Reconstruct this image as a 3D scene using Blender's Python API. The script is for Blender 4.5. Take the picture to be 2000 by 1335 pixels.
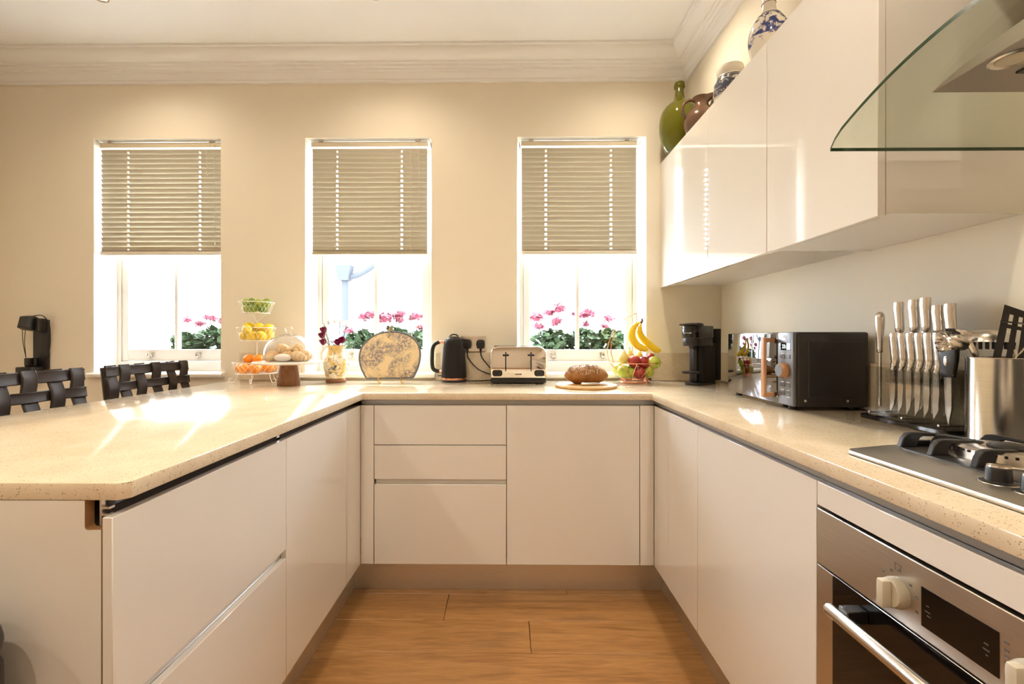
import bpy, bmesh, math, random
from mathutils import Vector, Matrix, Euler
PI = math.pi
random.seed(7)
for o in list(bpy.data.objects): bpy.data.objects.remove(o, do_unlink=True)
SC = bpy.context.scene
COL = SC.collection

# ------------------------------------------------------------------ camera
cam_d = bpy.data.cameras.new('camera'); cam = bpy.data.objects.new('camera', cam_d); COL.objects.link(cam)
cam.location = (0, 0, 1.175)
cam.rotation_euler = (PI/2, 0, math.radians(0.65))
cam_d.sensor_width = 36; cam_d.lens = 16.0
cam_d.shift_x = 0.009; cam_d.shift_y = -0.00375
cam_d.clip_start = 0.02
SC.camera = cam

# ------------------------------------------------------------------ world, light, exposure
W = bpy.data.worlds.new('sky'); SC.world = W; W.use_nodes = True
bg = W.node_tree.nodes['Background']; bg.inputs[0].default_value = (0.915, 0.975, 1.06, 1); bg.inputs[1].default_value = 24.0
SC.view_settings.view_transform = 'Standard'; SC.view_settings.look = 'None'
SC.view_settings.exposure = 0.14; SC.view_settings.gamma = 1.0; SC.view_settings.use_curve_mapping = False
SC.cycles.use_denoising = True
SC.cycles.max_bounces = 8; SC.cycles.diffuse_bounces = 4; SC.cycles.glossy_bounces = 4
SC.cycles.transmission_bounces = 6; SC.cycles.transparent_max_bounces = 12
SC.cycles.caustics_reflective = False; SC.cycles.caustics_refractive = False
SC.cycles.sample_clamp_indirect = 30.0
SC.cycles.use_light_tree = False; SC.cycles.use_adaptive_sampling = True; SC.cycles.adaptive_threshold = 0.03

WIN = [(-2.464, -1.703), (-1.200, -0.450), (0.054, 0.811)]   # window openings in the far wall
WZ0, WZ1 = 0.965, 2.359
YW, XR, XB, XL, YF = 2.68, 1.25, 1.053, -3.06, -3.2           # room faces
CEIL = 2.835

def portal(name, loc, rot, sx, sy):
    l = bpy.data.lights.new(name, 'AREA'); l.shape = 'RECTANGLE'; l.size = sx; l.size_y = sy
    l.cycles.is_portal = True
    o = bpy.data.objects.new(name, l); COL.objects.link(o); o.location = loc; o.rotation_euler = rot
for a, b in WIN:
    portal('window_portal', ((a+b)/2, 2.99, (WZ0+WZ1)/2), (-PI/2, 0, 0), b-a, WZ1-WZ0)

SPOT_W = (22.0, 41.0, 41.0, 36.0)      # one value per row of downlights, window wall first
SPOT_COL = (1.0, 0.85, 0.66)

# ------------------------------------------------------------------ materials
MATS = {}
def _new(name):
    m = bpy.data.materials.new(name); m.use_nodes = True; MATS[name] = m
    return m, m.node_tree, m.node_tree.nodes['Principled BSDF']
def M(name, col, rough=0.5, metal=0.0, **kw):
    m, nt, p = _new(name)
    p.inputs['Base Color'].default_value = (*col, 1); p.inputs['Roughness'].default_value = rough
    p.inputs['Metallic'].default_value = metal
    for k, v in kw.items():
        p.inputs[k.replace('_', ' ')].default_value = v
    return m
def N(nt, t, **kw):
    n = nt.nodes.new(t)
    for k, v in kw.items(): setattr(n, k, v)
    return n
def coords(nt, scale=(1, 1, 1), rnd=False, rot=(0, 0, 0)):
    tc = N(nt, 'ShaderNodeTexCoord'); mp = N(nt, 'ShaderNodeMapping')
    mp.inputs['Scale'].default_value = scale; mp.inputs['Rotation'].default_value = rot
    if rnd:
        oi = N(nt, 'ShaderNodeObjectInfo'); mul = N(nt, 'ShaderNodeMath', operation='MULTIPLY'); mul.inputs[1].default_value = 37.0
        nt.links.new(oi.outputs['Random'], mul.inputs[0])
        ad = N(nt, 'ShaderNodeVectorMath', operation='ADD')
        nt.links.new(tc.outputs['Object'], ad.inputs[0]); nt.links.new(mul.outputs[0], ad.inputs[1])
        nt.links.new(ad.outputs[0], mp.inputs['Vector'])
    else:
        nt.links.new(tc.outputs['Object'], mp.inputs['Vector'])
    return mp.outputs[0]
def ramp(nt, src, stops):
    r = N(nt, 'ShaderNodeValToRGB'); nt.links.new(src, r.inputs[0])
    el = r.color_ramp.elements
    while len(el) < len(stops): el.new(0.5)
    for e, (p, c) in zip(el, stops):
        e.position = p; e.color = (*c, 1)
    return r.outputs[0]
def noise(nt, vec, scale, detail=4, rough=0.55, dist=0.0):
    n = N(nt, 'ShaderNodeTexNoise'); n.inputs['Scale'].default_value = scale; n.inputs['Detail'].default_value = detail
    n.inputs['Roughness'].default_value = rough; n.inputs['Distortion'].default_value = dist
    nt.links.new(vec, n.inputs['Vector']); return n.outputs[0]
def mix(nt, f, a, b, blend='MIX'):
    n = N(nt, 'ShaderNodeMix', data_type='RGBA', blend_type=blend)
    def put(i, v):
        if hasattr(v, 'is_output') or isinstance(v, bpy.types.NodeSocket): nt.links.new(v, n.inputs[i])
        elif i == 0: n.inputs[0].default_value = v
        else: n.inputs[i].default_value = (*v, 1)
    put(0, f); put(6, a); put(7, b); return n.outputs[2]
def bump(nt, p, src, strength, dist=0.002):
    b = N(nt, 'ShaderNodeBump'); b.inputs['Strength'].default_value = strength; b.inputs['Distance'].default_value = dist
    nt.links.new(src, b.inputs['Height']); nt.links.new(b.outputs[0], p.inputs['Normal'])
def NM(name, stops, scale, rough=0.5, metal=0.0, vscale=(1, 1, 1), detail=5, dist=0.0, bmp=0.0, rnd=False, **kw):
    m, nt, p = _new(name)
    v = coords(nt, vscale, rnd); s = noise(nt, v, scale, detail, dist=dist)
    nt.links.new(ramp(nt, s, stops), p.inputs['Base Color'])
    p.inputs['Roughness'].default_value = rough; p.inputs['Metallic'].default_value = metal
    for k, q in kw.items(): p.inputs[k.replace('_', ' ')].default_value = q
    if bmp: bump(nt, p, s, bmp)
    return m
def glassy(name, tint, rough=0.0, ior=1.45):
    m = bpy.data.materials.new(name); m.use_nodes = True; MATS[name] = m; nt = m.node_tree
    nt.nodes.remove(nt.nodes['Principled BSDF'])
    t = N(nt, 'ShaderNodeBsdfTransparent'); t.inputs[0].default_value = (*tint, 1)
    g = N(nt, 'ShaderNodeBsdfGlossy'); g.inputs['Roughness'].default_value = rough
    f = N(nt, 'ShaderNodeFresnel')
    ge = N(nt, 'ShaderNodeNewGeometry'); mr = N(nt, 'ShaderNodeMapRange')     # same reflectance on both faces of a sheet
    mr.inputs[3].default_value = ior; mr.inputs[4].default_value = 1.0/ior
    nt.links.new(ge.outputs['Backfacing'], mr.inputs[0]); nt.links.new(mr.outputs[0], f.inputs[0])
    x = N(nt, 'ShaderNodeMixShader')
    nt.links.new(f.outputs[0], x.inputs[0]); nt.links.new(t.outputs[0], x.inputs[1]); nt.links.new(g.outputs[0], x.inputs[2])
    nt.links.new(x.outputs[0], nt.nodes['Material Output'].inputs[0])
    return m
def emis(name, col, s):
    m, nt, p = _new(name)
    p.inputs['Base Color'].default_value = (*col, 1); p.inputs['Emission Color'].default_value = (*col, 1)
    p.inputs['Emission Strength'].default_value = s; return m

NM('wall_paint', [(0.3, (0.84, 0.775, 0.64)), (0.7, (0.855, 0.795, 0.665))], 2.0, 0.75)
NM('ceiling_paint', [(0.3, (0.87, 0.87, 0.855)), (0.7, (0.88, 0.88, 0.865))], 2.0, 0.8)
M('white_paint', (0.86, 0.84, 0.79), 0.35)
M('gloss_white', (0.82, 0.79, 0.745), 0.08, Coat_Weight=0.6, Coat_Roughness=0.02)
M('carcass', (0.78, 0.74, 0.68), 0.45)
M('raw_board', (0.42, 0.22, 0.09), 0.8)
M('dark_gap', (0.012, 0.012, 0.014), 0.4)
M('rail_aluminium', (0.78, 0.78, 0.77), 0.24, 1.0)
M('rail_face', (0.40, 0.42, 0.44), 0.3, 1.0)
M('hood_steel', (0.36, 0.325, 0.29), 0.33, 1.0)
M('loop_beige', (0.50, 0.40, 0.24), 0.8)
M('rail_dark', (0.05, 0.05, 0.055), 0.35, 0.6)  # on the left run's top rails this puts the channel's shade into the colour
def brushed(name, col, rough, vs):
    m, nt, p = _new(name)
    s = noise(nt, coords(nt, vs), 60, 3)
    nt.links.new(ramp(nt, s, [(0.2, tuple(c*0.9 for c in col)), (0.8, tuple(min(1, c*1.08) for c in col))]), p.inputs['Base Color'])
    p.inputs['Metallic'].default_value = 1.0; p.inputs['Roughness'].default_value = rough
    bump(nt, p, s, 0.08, 0.0005); return m
brushed('plinth_steel', (0.74, 0.70, 0.65), 0.42, (0.3, 0.3, 12))
brushed('brushed_steel', (0.62, 0.59, 0.55), 0.3, (0.6, 0.3, 14))
brushed('hob_steel', (0.52, 0.49, 0.44), 0.32, (12, 0.3, 1))
brushed('pot_steel', (0.66, 0.62, 0.56), 0.2, (0.4, 0.4, 14))
M('chrome', (0.83, 0.80, 0.76), 0.04, 1.0)
M('satin_steel', (0.68, 0.64, 0.59), 0.24, 1.0)
M('blade_steel', (0.7, 0.69, 0.68), 0.14, 1.0)
M('black_plastic', (0.012, 0.012, 0.013), 0.35)
M('black_gloss', (0.008, 0.008, 0.01), 0.06)
M('black_matt', (0.010, 0.0095, 0.0095), 0.55, Specular_IOR_Level=0.25)
M('cast_iron', (0.012, 0.012, 0.014), 0.45)
M('oven_glass', (0.006, 0.005, 0.005), 0.05)
M('graphite', (0.035, 0.033, 0.034), 0.38, 0.3)
M('panel_grey', (0.16, 0.165, 0.18), 0.35, 0.5)
M('mirror_door', (0.20, 0.20, 0.21), 0.025, 1.0)
M('copper', (0.85, 0.42, 0.27), 0.2, 1.0)
M('brass', (0.75, 0.52, 0.2), 0.25, 1.0)
M('cream_knob', (0.58, 0.53, 0.42), 0.35)
M('white_wire', (0.88, 0.84, 0.74), 0.4)
M('print_grey', (0.12, 0.12, 0.12), 0.6)
M('print_white', (0.75, 0.75, 0.75), 0.6)
glassy('window_glass', (0.985, 0.99, 0.99), 0.0, 1.3)
glassy('dome_glass', (0.985, 0.985, 0.985), 0.0, 1.5)
glassy('acrylic', (0.90, 0.91, 0.91), 0.0, 1.25)
glassy('hood_glass', (0.90, 0.925, 0.87), 0.0, 1.45)
M('hood_glass_edge', (0.02, 0.06, 0.03), 0.15)
M('frosted_plate', (0.86, 0.83, 0.77), 0.15)
emis('clock_led', (0.75, 0.9, 1.0), 1.6)
emis('lamp_lens', (1.0, 0.82, 0.55), 9.0)
# blind slats: thin painted slats that let a little daylight through
m, nt, p = _new('blind_slat')
p.inputs['Base Color'].default_value = (0.47, 0.43, 0.335, 1); p.inputs['Roughness'].default_value = 0.45
tr = N(nt, 'ShaderNodeBsdfTranslucent'); tr.inputs[0].default_value = (0.74, 0.66, 0.46, 1)
mx = N(nt, 'ShaderNodeMixShader'); mx.inputs[0].default_value = 0.004
nt.links.new(p.outputs[0], mx.inputs[1]); nt.links.new(tr.outputs[0], mx.inputs[2]); nt.links.new(mx.outputs[0], nt.nodes['Material Output'].inputs[0])
M('blind_rail', (0.66, 0.58, 0.42), 0.45)
M('blind_rail_white', (0.8, 0.76, 0.66), 0.45)
M('cord', (0.62, 0.56, 0.45), 0.8)
# speckled quartz
m, nt, p = _new('quartz')
v = coords(nt)
base = ramp(nt, noise(nt, v, 9, 5), [(0.3, (0.70, 0.585, 0.42)), (0.7, (0.80, 0.69, 0.52))])
vo = N(nt, 'ShaderNodeTexVoronoi'); vo.inputs['Scale'].default_value = 270; nt.links.new(v, vo.inputs['Vector'])
sp = ramp(nt, vo.outputs['Distance'], [(0.24, (1, 1, 1)), (0.36, (0, 0, 0))])
nz = ramp(nt, noise(nt, v, 130, 2), [(0.50, (0, 0, 0)), (0.58, (1, 1, 1))])
k = mix(nt, 1.0, sp, nz, 'MULTIPLY')
c1 = mix(nt, k, base, (0.36, 0.26, 0.17))
vo2 = N(nt, 'ShaderNodeTexVoronoi'); vo2.inputs['Scale'].default_value = 330; nt.links.new(v, vo2.inputs['Vector'])
k2 = ramp(nt, vo2.outputs['Distance'], [(0.1, (0.8, 0.8, 0.8)), (0.2, (0, 0, 0))])
nt.links.new(mix(nt, k2, c1, (0.87, 0.8, 0.68)), p.inputs['Base Color'])
p.inputs['Roughness'].default_value = 0.13; p.inputs['Coat Weight'].default_value = 0.3; p.inputs['Coat Roughness'].default_value = 0.05
# oak plank
m, nt, p = _new('oak_floor')
v = coords(nt, (1.1, 11, 11), True)
g1 = noise(nt, v, 2.6, 9, 0.62, 1.1)
c1 = ramp(nt, g1, [(0.28, (0.25, 0.115, 0.035)), (0.5, (0.43, 0.215, 0.072)), (0.75, (0.52, 0.28, 0.105))])
g2 = noise(nt, coords(nt, (3, 60, 60), True), 4, 4)
c2 = mix(nt, ramp(nt, g2, [(0.35, (0.55, 0.55, 0.55)), (0.6, (0, 0, 0))]), c1, (0.26, 0.125, 0.045))
g3 = noise(nt, coords(nt, (1.5, 3.5, 3.5), True), 2.2, 3)
c3 = mix(nt, ramp(nt, g3, [(0.58, (0, 0, 0)), (0.78, (0.55, 0.55, 0.55))]), c2, (0.20, 0.12, 0.065))
nt.links.new(c3, p.inputs['Base Color']); p.inputs['Roughness'].default_value = 0.42
bump(nt, p, g2, 0.12, 0.001)
def woodm(name, a, b, vs, rough=0.45):
    return NM(name, [(0.3, a), (0.7, b)], 3.0, rough, vscale=vs, detail=8, dist=0.8)
woodm('walnut', (0.16, 0.06, 0.025), (0.30, 0.13, 0.055), (30, 30, 2.5))
woodm('handle_wood', (0.42, 0.21, 0.10), (0.56, 0.31, 0.16), (40, 40, 5))
woodm('board_wood', (0.55, 0.30, 0.10), (0.78, 0.50, 0.22), (3, 40, 40))
M('leather', (0.030, 0.021, 0.018), 0.5, Specular_IOR_Level=0.35)
M('dark_wood', (0.022, 0.015, 0.012), 0.4)
# fruit and food
NM('lime_skin', [(0.35, (0.15, 0.25, 0.012)), (0.7, (0.42, 0.48, 0.05))], 9, 0.35, rnd=True)
NM('lemon_skin', [(0.3, (0.86, 0.58, 0.015)), (0.7, (0.93, 0.70, 0.04))], 14, 0.4, rnd=True)
NM('orange_skin', [(0.3, (0.86, 0.25, 0.008)), (0.7, (0.93, 0.36, 0.02))], 14, 0.4, rnd=True)
NM('red_apple_skin', [(0.3, (0.22, 0.012, 0.018)), (0.6, (0.42, 0.04, 0.03)), (0.8, (0.6, 0.25, 0.08))], 12, 0.25, rnd=True)
NM('green_apple_skin', [(0.3, (0.35, 0.46, 0.04)), (0.7, (0.55, 0.58, 0.10))], 9, 0.3, rnd=True)
NM('pale_fruit_skin', [(0.35, (0.70, 0.56, 0.08)), (0.7, (0.82, 0.74, 0.36))], 9, 0.4, rnd=True)
NM('banana_skin', [(0.3, (0.88, 0.56, 0.01)), (0.75, (0.93, 0.68, 0.03))], 10, 0.42)
M('stem_brown', (0.10, 0.055, 0.02), 0.7)
NM('crust', [(0.3, (0.20, 0.075, 0.02)), (0.7, (0.42, 0.19, 0.06))], 22, 0.6, bmp=0.3)
M('seed_pale', (0.70, 0.55, 0.34), 0.6); M('seed_dark', (0.05, 0.03, 0.02), 0.5)
NM('pastry', [(0.35, (0.72, 0.46, 0.20)), (0.65, (0.86, 0.70, 0.46))], 16, 0.6, rnd=True, bmp=0.2)
M('icing', (0.87, 0.80, 0.72), 0.35)
# plants
NM('leaf_green', [(0.3, (0.03, 0.07, 0.03)), (0.7, (0.09, 0.14, 0.075))], 20, 0.6, Specular_IOR_Level=0.2)
M('stem_green', (0.07, 0.12, 0.03), 0.5)
NM('geranium_pink', [(0.3, (0.26, 0.035, 0.075)), (0.7, (0.32, 0.07, 0.125))], 40, 0.5)
M('bloom_white', (0.88, 0.86, 0.80), 0.6); M('bloom_purple', (0.30, 0.015, 0.09), 0.55)
M('planter', (0.03, 0.035, 0.04), 0.5)
M('render_white', (0.9, 0.9, 0.9), 0.9); M('pipe_grey', (0.048, 0.053, 0.060), 0.9, Specular_IOR_Level=0.0)
NM('paving', [(0.3, (0.46, 0.46, 0.44)), (0.7, (0.52, 0.52, 0.50))], 6, 0.9)
# ceramics and glass on the cupboards
m, nt, p = _new('green_glass')
p.inputs['Base Color'].default_value = (0.20, 0.19, 0.010, 1); p.inputs['Roughness'].default_value = 0.03
p.inputs['Transmission Weight'].default_value = 0.45; p.inputs['IOR'].default_value = 1.45
M('brown_glaze', (0.125, 0.065, 0.035), 0.2)
def blue_white(name, scale, lo, hi, col, z0, z1, base=(0.80, 0.75, 0.66)):
    m, nt, p = _new(name)
    v = coords(nt)
    s = noise(nt, v, scale, 6, 0.7, 1.5)
    k = ramp(nt, s, [(lo, (0, 0, 0)), (hi, (1, 1, 1))])
    sx = N(nt, 'ShaderNodeSeparateXYZ'); nt.links.new(v, sx.inputs[0])
    mr = N(nt, 'ShaderNodeMapRange'); mr.inputs[1].default_value = z0 - 0.006; mr.inputs[2].default_value = z0
    mr2 = N(nt, 'ShaderNodeMapRange'); mr2.inputs[1].default_value = z1 + 0.006; mr2.inputs[2].default_value = z1
    nt.links.new(sx.outputs[2], mr.inputs[0]); nt.links.new(sx.outputs[2], mr2.inputs[0])
    mm = N(nt, 'ShaderNodeMath', operation='MULTIPLY'); nt.links.new(mr.outputs[0], mm.inputs[0]); nt.links.new(mr2.outputs[0], mm.inputs[1])
    k2 = mix(nt, 1.0, k, mm.outputs[0], 'MULTIPLY')
    nt.links.new(mix(nt, k2, base, col), p.inputs['Base Color']); p.inputs['Roughness'].default_value = 0.12
    return m
blue_white('vase_glaze', 19, 0.485, 0.54, (0.045, 0.06, 0.22), 0.055, 0.155)
blue_white('jar_glaze', 30, 0.40, 0.50, (0.07, 0.08, 0.12), 0.05, 0.125)
M('ink_line', (0.05, 0.06, 0.14), 0.2); M('vase_white', (0.80, 0.75, 0.66), 0.12)
# painted flower jug
m, nt, p = _new('jug_glaze')
v = coords(nt)
a = ramp(nt, noise(nt, v, 11, 2, 0.5, 0.8), [(0.47, (0, 0, 0)), (0.51, (1, 1, 1))])
b = ramp(nt, noise(nt, coords(nt, rot=(0.4, 0.2, 1.1)), 13, 2, 0.5, 1.2), [(0.62, (0, 0, 0)), (0.65, (1, 1, 1))])
wv = ramp(nt, noise(nt, coords(nt, rot=(1.0, 0.5, 0.3)), 13, 2, 0.5, 2.2), [(0.475, (0, 0, 0)), (0.49, (1, 1, 1)), (0.505, (1, 1, 1)), (0.52, (0, 0, 0))])
c = mix(nt, a, (0.84, 0.77, 0.60), (0.74, 0.55, 0.22)); c = mix(nt, b, c, (0.10, 0.13, 0.20)); c = mix(nt, wv, c, (0.20, 0.13, 0.04))
nt.links.new(c, p.inputs['Base Color']); p.inputs['Roughness'].default_value = 0.15
# toile fabric
m, nt, p = _new('toile')
v = coords(nt)
a = noise(nt, v, 11, 3, 0.5, 0.6); b = noise(nt, v, 90, 4, 0.75, 0.5)
ka = ramp(nt, a, [(0.40, (0.0, 0.0, 0.0)), (0.56, (0.85, 0.85, 0.85))]); kb = ramp(nt, b, [(0.42, (0, 0, 0)), (0.52, (1, 1, 1))])
k = mix(nt, 1.0, ka, kb, 'MULTIPLY')
nt.links.new(mix(nt, k, (0.80, 0.655, 0.40), (0.19, 0.165, 0.215)), p.inputs['Base Color']); p.inputs['Roughness'].default_value = 0.85
M('piping_grey', (0.15, 0.16, 0.19), 0.7); M('loop_cloth', (0.62, 0.54, 0.38), 0.8)

# ------------------------------------------------------------------ mesh helpers
def B(): return bmesh.new()
def box(bm, x0, x1, y0, y1, z0, z1, r=0.0, seg=2):
    vs = [bm.verts.new((x, y, z)) for x in (x0, x1) for y in (y0, y1) for z in (z0, z1)]
    F = [(0, 1, 3, 2), (4, 6, 7, 5), (0, 4, 5, 1), (2, 3, 7, 6), (0, 2, 6, 4), (1, 5, 7, 3)]
    fs = [bm.faces.new([vs[i] for i in f]) for f in F]
    if r > 0:
        es = list({e for f in fs for e in f.edges})
        bmesh.ops.bevel(bm, geom=es, offset=r, segments=seg, affect='EDGES', profile=0.5)
    return bm
def prism(bm, pts, fn, w0, w1, r=0.0, seg=2):
    a = [bm.verts.new(fn(u, v, w0)) for u, v in pts]; b = [bm.verts.new(fn(u, v, w1)) for u, v in pts]
    n = len(pts)
    f0 = bm.faces.new(a[::-1]); f1 = bm.faces.new(b)
    fs = [bm.faces.new((a[i], a[(i+1) % n], b[(i+1) % n], b[i])) for i in range(n)]
    bmesh.ops.recalc_face_normals(bm, faces=[f0, f1]+fs)
    if r > 0:
        es = list(set(f0.edges) | set(f1.edges))
        bmesh.ops.bevel(bm, geom=es, offset=r, segments=seg, affect='EDGES', profile=0.5)
    return bm
XY = lambda u, v, w: (u, v, w)
XZ = lambda u, v, w: (u, w, v)
YZ = lambda u, v, w: (w, u, v)
def lathe(bm, prof, n=32, c=(0, 0, 0), mat=None, cap=True):
    rings = []
    for r, z in prof:
        if r < 1e-6: rings.append([bm.verts.new((0, 0, z))])
        else: rings.append([bm.verts.new((r*math.cos(2*PI*i/n), r*math.sin(2*PI*i/n), z)) for i in range(n)])
    fs = []
    for a, b in zip(rings, rings[1:]):
        for i in range(n):
            q = [a[i % len(a)], a[(i+1) % len(a)], b[(i+1) % len(b)], b[i % len(b)]]
            q2 = []
            for t in q:
                if t not in q2: q2.append(t)
            if len(q2) > 2: fs.append(bm.faces.new(q2))
    if cap:
        if len(rings[0]) > 2: bm.faces.new(rings[0][::-1])
        if len(rings[-1]) > 2: bm.faces.new(rings[-1])
    T = Matrix.Translation(c)
    if mat is not None: T = T @ mat
    for rg in rings:
        for q in rg: q.co = T @ q.co
    return bm
def tube(bm, pts, r, n=8, closed=False, flat=None):
    pts = [Vector(p) for p in pts]; m = len(pts); rings = []
    up = None
    for i, p in enumerate(pts):
        if closed: t = pts[(i+1) % m] - pts[i-1]
        else: t = pts[min(i+1, m-1)] - pts[max(i-1, 0)]
        t.normalize()
        if up is None:
            up = Vector((0, 0, 1)) if abs(t.z) < 0.9 else Vector((1, 0, 0))
        s = t.cross(up)
        if s.length < 1e-5: s = t.cross(Vector((0, 1, 0)))
        s.normalize(); up = s.cross(t).normalized()
        rr = r[i] if isinstance(r, (list, tuple)) else r
        fa = flat or 1.0
        rings.append([bm.verts.new(p + s*rr*math.cos(2*PI*k/n) + up*rr*fa*math.sin(2*PI*k/n)) for k in range(n)])
    prs = list(zip(rings, rings[1:])) + ([(rings[-1], rings[0])] if closed else [])
    for a, b in prs:
        for k in range(n): bm.faces.new((a[k], a[(k+1) % n], b[(k+1) % n], b[k]))
    if not closed:
        bm.faces.new(rings[0][::-1]); bm.faces.new(rings[-1])
    return bm
def ell(bm, c, rad, u=16, v=10, rot=None):
    T = Matrix.Translation(c)
    if rot is not None: T = T @ (rot if isinstance(rot, Matrix) else Euler(rot).to_matrix().to_4x4())
    T = T @ Matrix.Diagonal((*rad, 1))
    bmesh.ops.create_uvsphere(bm, u_segments=u, v_segments=v, radius=1.0, matrix=T); return bm
def arc(cx, cy, r, a0, a1, n):
    return [(cx + r*math.cos(math.radians(a0+(a1-a0)*i/n)), cy + r*math.sin(math.radians(a0+(a1-a0)*i/n))) for i in range(n+1)]
def rrect(x0, x1, y0, y1, r, n=5):
    return arc(x1-r, y1-r, r, 0, 90, n) + arc(x0+r, y1-r, r, 90, 180, n) + arc(x0+r, y0+r, r, 180, 270, n) + arc(x1-r, y0+r, r, 270, 360, n)
def spline(pts, k=6, closed=False):
    pts = [Vector(p) for p in pts]; n = len(pts); out = []
    rng = range(n if closed else n-1)
    for i in rng:
        p0 = pts[i-1] if (i > 0 or closed) else pts[i]; p1 = pts[i]; p2 = pts[(i+1) % n]
        p3 = pts[(i+2) % n] if (i+2 < n or closed) else p2
        for j in range(k):
            t = j/k
            out.append(0.5*((2*p1) + (p2-p0)*t + (2*p0-5*p1+4*p2-p3)*t*t + (3*p1-p0-3*p2+p3)*t**3))
    if not closed: out.append(pts[-1])
    return out

# ------------------------------------------------------------------ object helpers
OFF = {}
def finish(bm, name, mat, ang=38):
    me = bpy.data.meshes.new(name)
    bmesh.ops.recalc_face_normals(bm, faces=bm.faces[:])
    bm.to_mesh(me); bm.free()
    for mm in (mat if isinstance(mat, (list, tuple)) else [mat]): me.materials.append(MATS[mm])
    me.polygons.foreach_set('use_smooth', [True]*len(me.polygons))
    me.set_sharp_from_angle(angle=math.radians(ang))
    return me
def obj(name, bm, mat, parent=None, ang=38, label=None):
    """link a bmesh as one mesh object; under a parent its vertices stay in the space they were written in"""
    me = bm if isinstance(bm, bpy.types.Mesh) else finish(bm, name, mat, ang)
    o = bpy.data.objects.new(name, me); COL.objects.link(o)
    off = Vector((0, 0, 0))
    if parent is not None:
        off = OFF.get(parent.name, off); o.parent = parent
    else:
        cs = [v.co for v in me.vertices]
        off = Vector((sum(c.x for c in cs)/len(cs), sum(c.y for c in cs)/len(cs), min(c.z for c in cs)))
        o.location = off
    if off.length > 0: me.transform(Matrix.Translation(-off))
    OFF[o.name] = off
    if label: o['label'] = label
    return o
def tag(o, label, cat, group=None):
    o['label'] = label; o['category'] = cat
    if group: o['group'] = group
    return o
def S(o): o['kind'] = 'structure'; return o
def thing(name, label, cat, loc=(0, 0, 0), group=None, local=False, rz=0.0):
    """Empty at the thing's base. local=False: parts are written in room coordinates; local=True: around the base"""
    o = bpy.data.objects.new(name, None); COL.objects.link(o); o.location = loc; o.rotation_euler = (0, 0, rz)
    o.empty_display_size = 0.05
    OFF[o.name] = Vector((0, 0, 0)) if local else Vector(loc)
    if label: tag(o, label, cat, group)
    return o
def copy_tree(o, parent=None):
    c = o.copy(); COL.objects.link(c); c.parent = parent
    for ch in list(o.children): copy_tree(ch, c)
    return c
def shared(name, me, loc, parent=None, rot=(0, 0, 0), sc=1.0):
    o = bpy.data.objects.new(name, me); COL.objects.link(o)
    o.location = Vector(loc) - (OFF.get(parent.name, Vector((0, 0, 0))) if parent else Vector((0, 0, 0)))
    o.rotation_euler = rot; o.scale = (sc, sc, sc) if not isinstance(sc, tuple) else sc
    o.parent = parent; return o
def text_mesh(s, size, name, mat, depth=0.0003):
    cu = bpy.data.curves.new(name, 'FONT'); cu.body = s; cu.size = size; cu.extrude = depth; cu.align_x = 'CENTER'; cu.align_y = 'CENTER'
    ob = bpy.data.objects.new(name, cu); COL.objects.link(ob)
    bpy.context.view_layer.update()
    me = bpy.data.meshes.new_from_object(ob.evaluated_get(bpy.context.evaluated_depsgraph_get()))
    bpy.data.objects.remove(ob); bpy.data.curves.remove(cu)
    me.materials.clear(); me.materials.append(MATS[mat]); return me
# ================================================================== THE SETTING
fl = S(obj('floor', box(B(), XL, XR, YF, YW, -0.05, -0.012), 'raw_board'))
pw = 0.196; plen = 1.96
pm = finish(box(B(), -plen/2+0.0008, plen/2-0.0008, -pw/2+0.0008, pw/2-0.0008, -0.012, 0.0, 0.0022, 1), 'plank', 'oak_floor')
joints = {0: -0.27, 1: 0.087, 2: 0.75, 3: -0.5, 4: 0.3}
row = 0; y1 = 2.091 + 3*pw
k = -3
while y1 > YF + 0.02:
    j = joints.get(k, random.uniform(-0.9, 0.9))
    x = j - plen*3
    while x < XR:
        a, b = max(x, XL), min(x+plen, XR); ya, yb = max(y1-pw, YF), min(y1, YW)
        if b - a > 0.02 and yb - ya > 0.02:
            if b-a > plen-0.001 and yb-ya > pw-0.001:
                shared('plank', pm, ((a+b)/2, (ya+yb)/2, 0), fl)
            else:
                w, h = b-a, yb-ya
                me = finish(box(B(), -w/2+0.0008, w/2-0.0008, -h/2+0.0008, h/2-0.0008, -0.012, 0.0, 0.0022, 1), 'plank', 'oak_floor')
                shared('plank', me, ((a+b)/2, (ya+yb)/2, 0), fl)
        x += plen
    y1 -= pw; k += 1

S(obj('ceiling', box(B(), XL-0.1, XR+0.2, YF-0.2, YW+0.3, CEIL, CEIL+0.1), 'ceiling_paint'))
bm = B(); xs = [XL-0.1]
for a, b in WIN: xs += [a, b]
xs.append(XR+0.2)
for i in range(0, len(xs), 2): box(bm, xs[i], xs[i+1], YW, YW+0.3, -0.05, CEIL)
for a, b in WIN:
    box(bm, a, b, YW, YW+0.3, -0.05, WZ0-0.02); box(bm, a, b, YW, YW+0.3, WZ1, CEIL)
S(obj('wall_back', bm, 'wall_paint'))
S(obj('wall_right', box(B(), XR, XR+0.2, YF-0.2, YW, -0.05, CEIL), 'wall_paint'))
S(obj('wall_right_upper', box(B(), XB, XR, YF, YW, 2.202, CEIL), 'wall_paint'))
S(obj('wall_left', box(B(), XL-0.1, XL, YF-0.2, YW, -0.05, CEIL), 'wall_paint'))
S(obj('wall_front', box(B(), XL, XR, YF-0.2, YF, -0.05, CEIL), 'wall_paint'))

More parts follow.
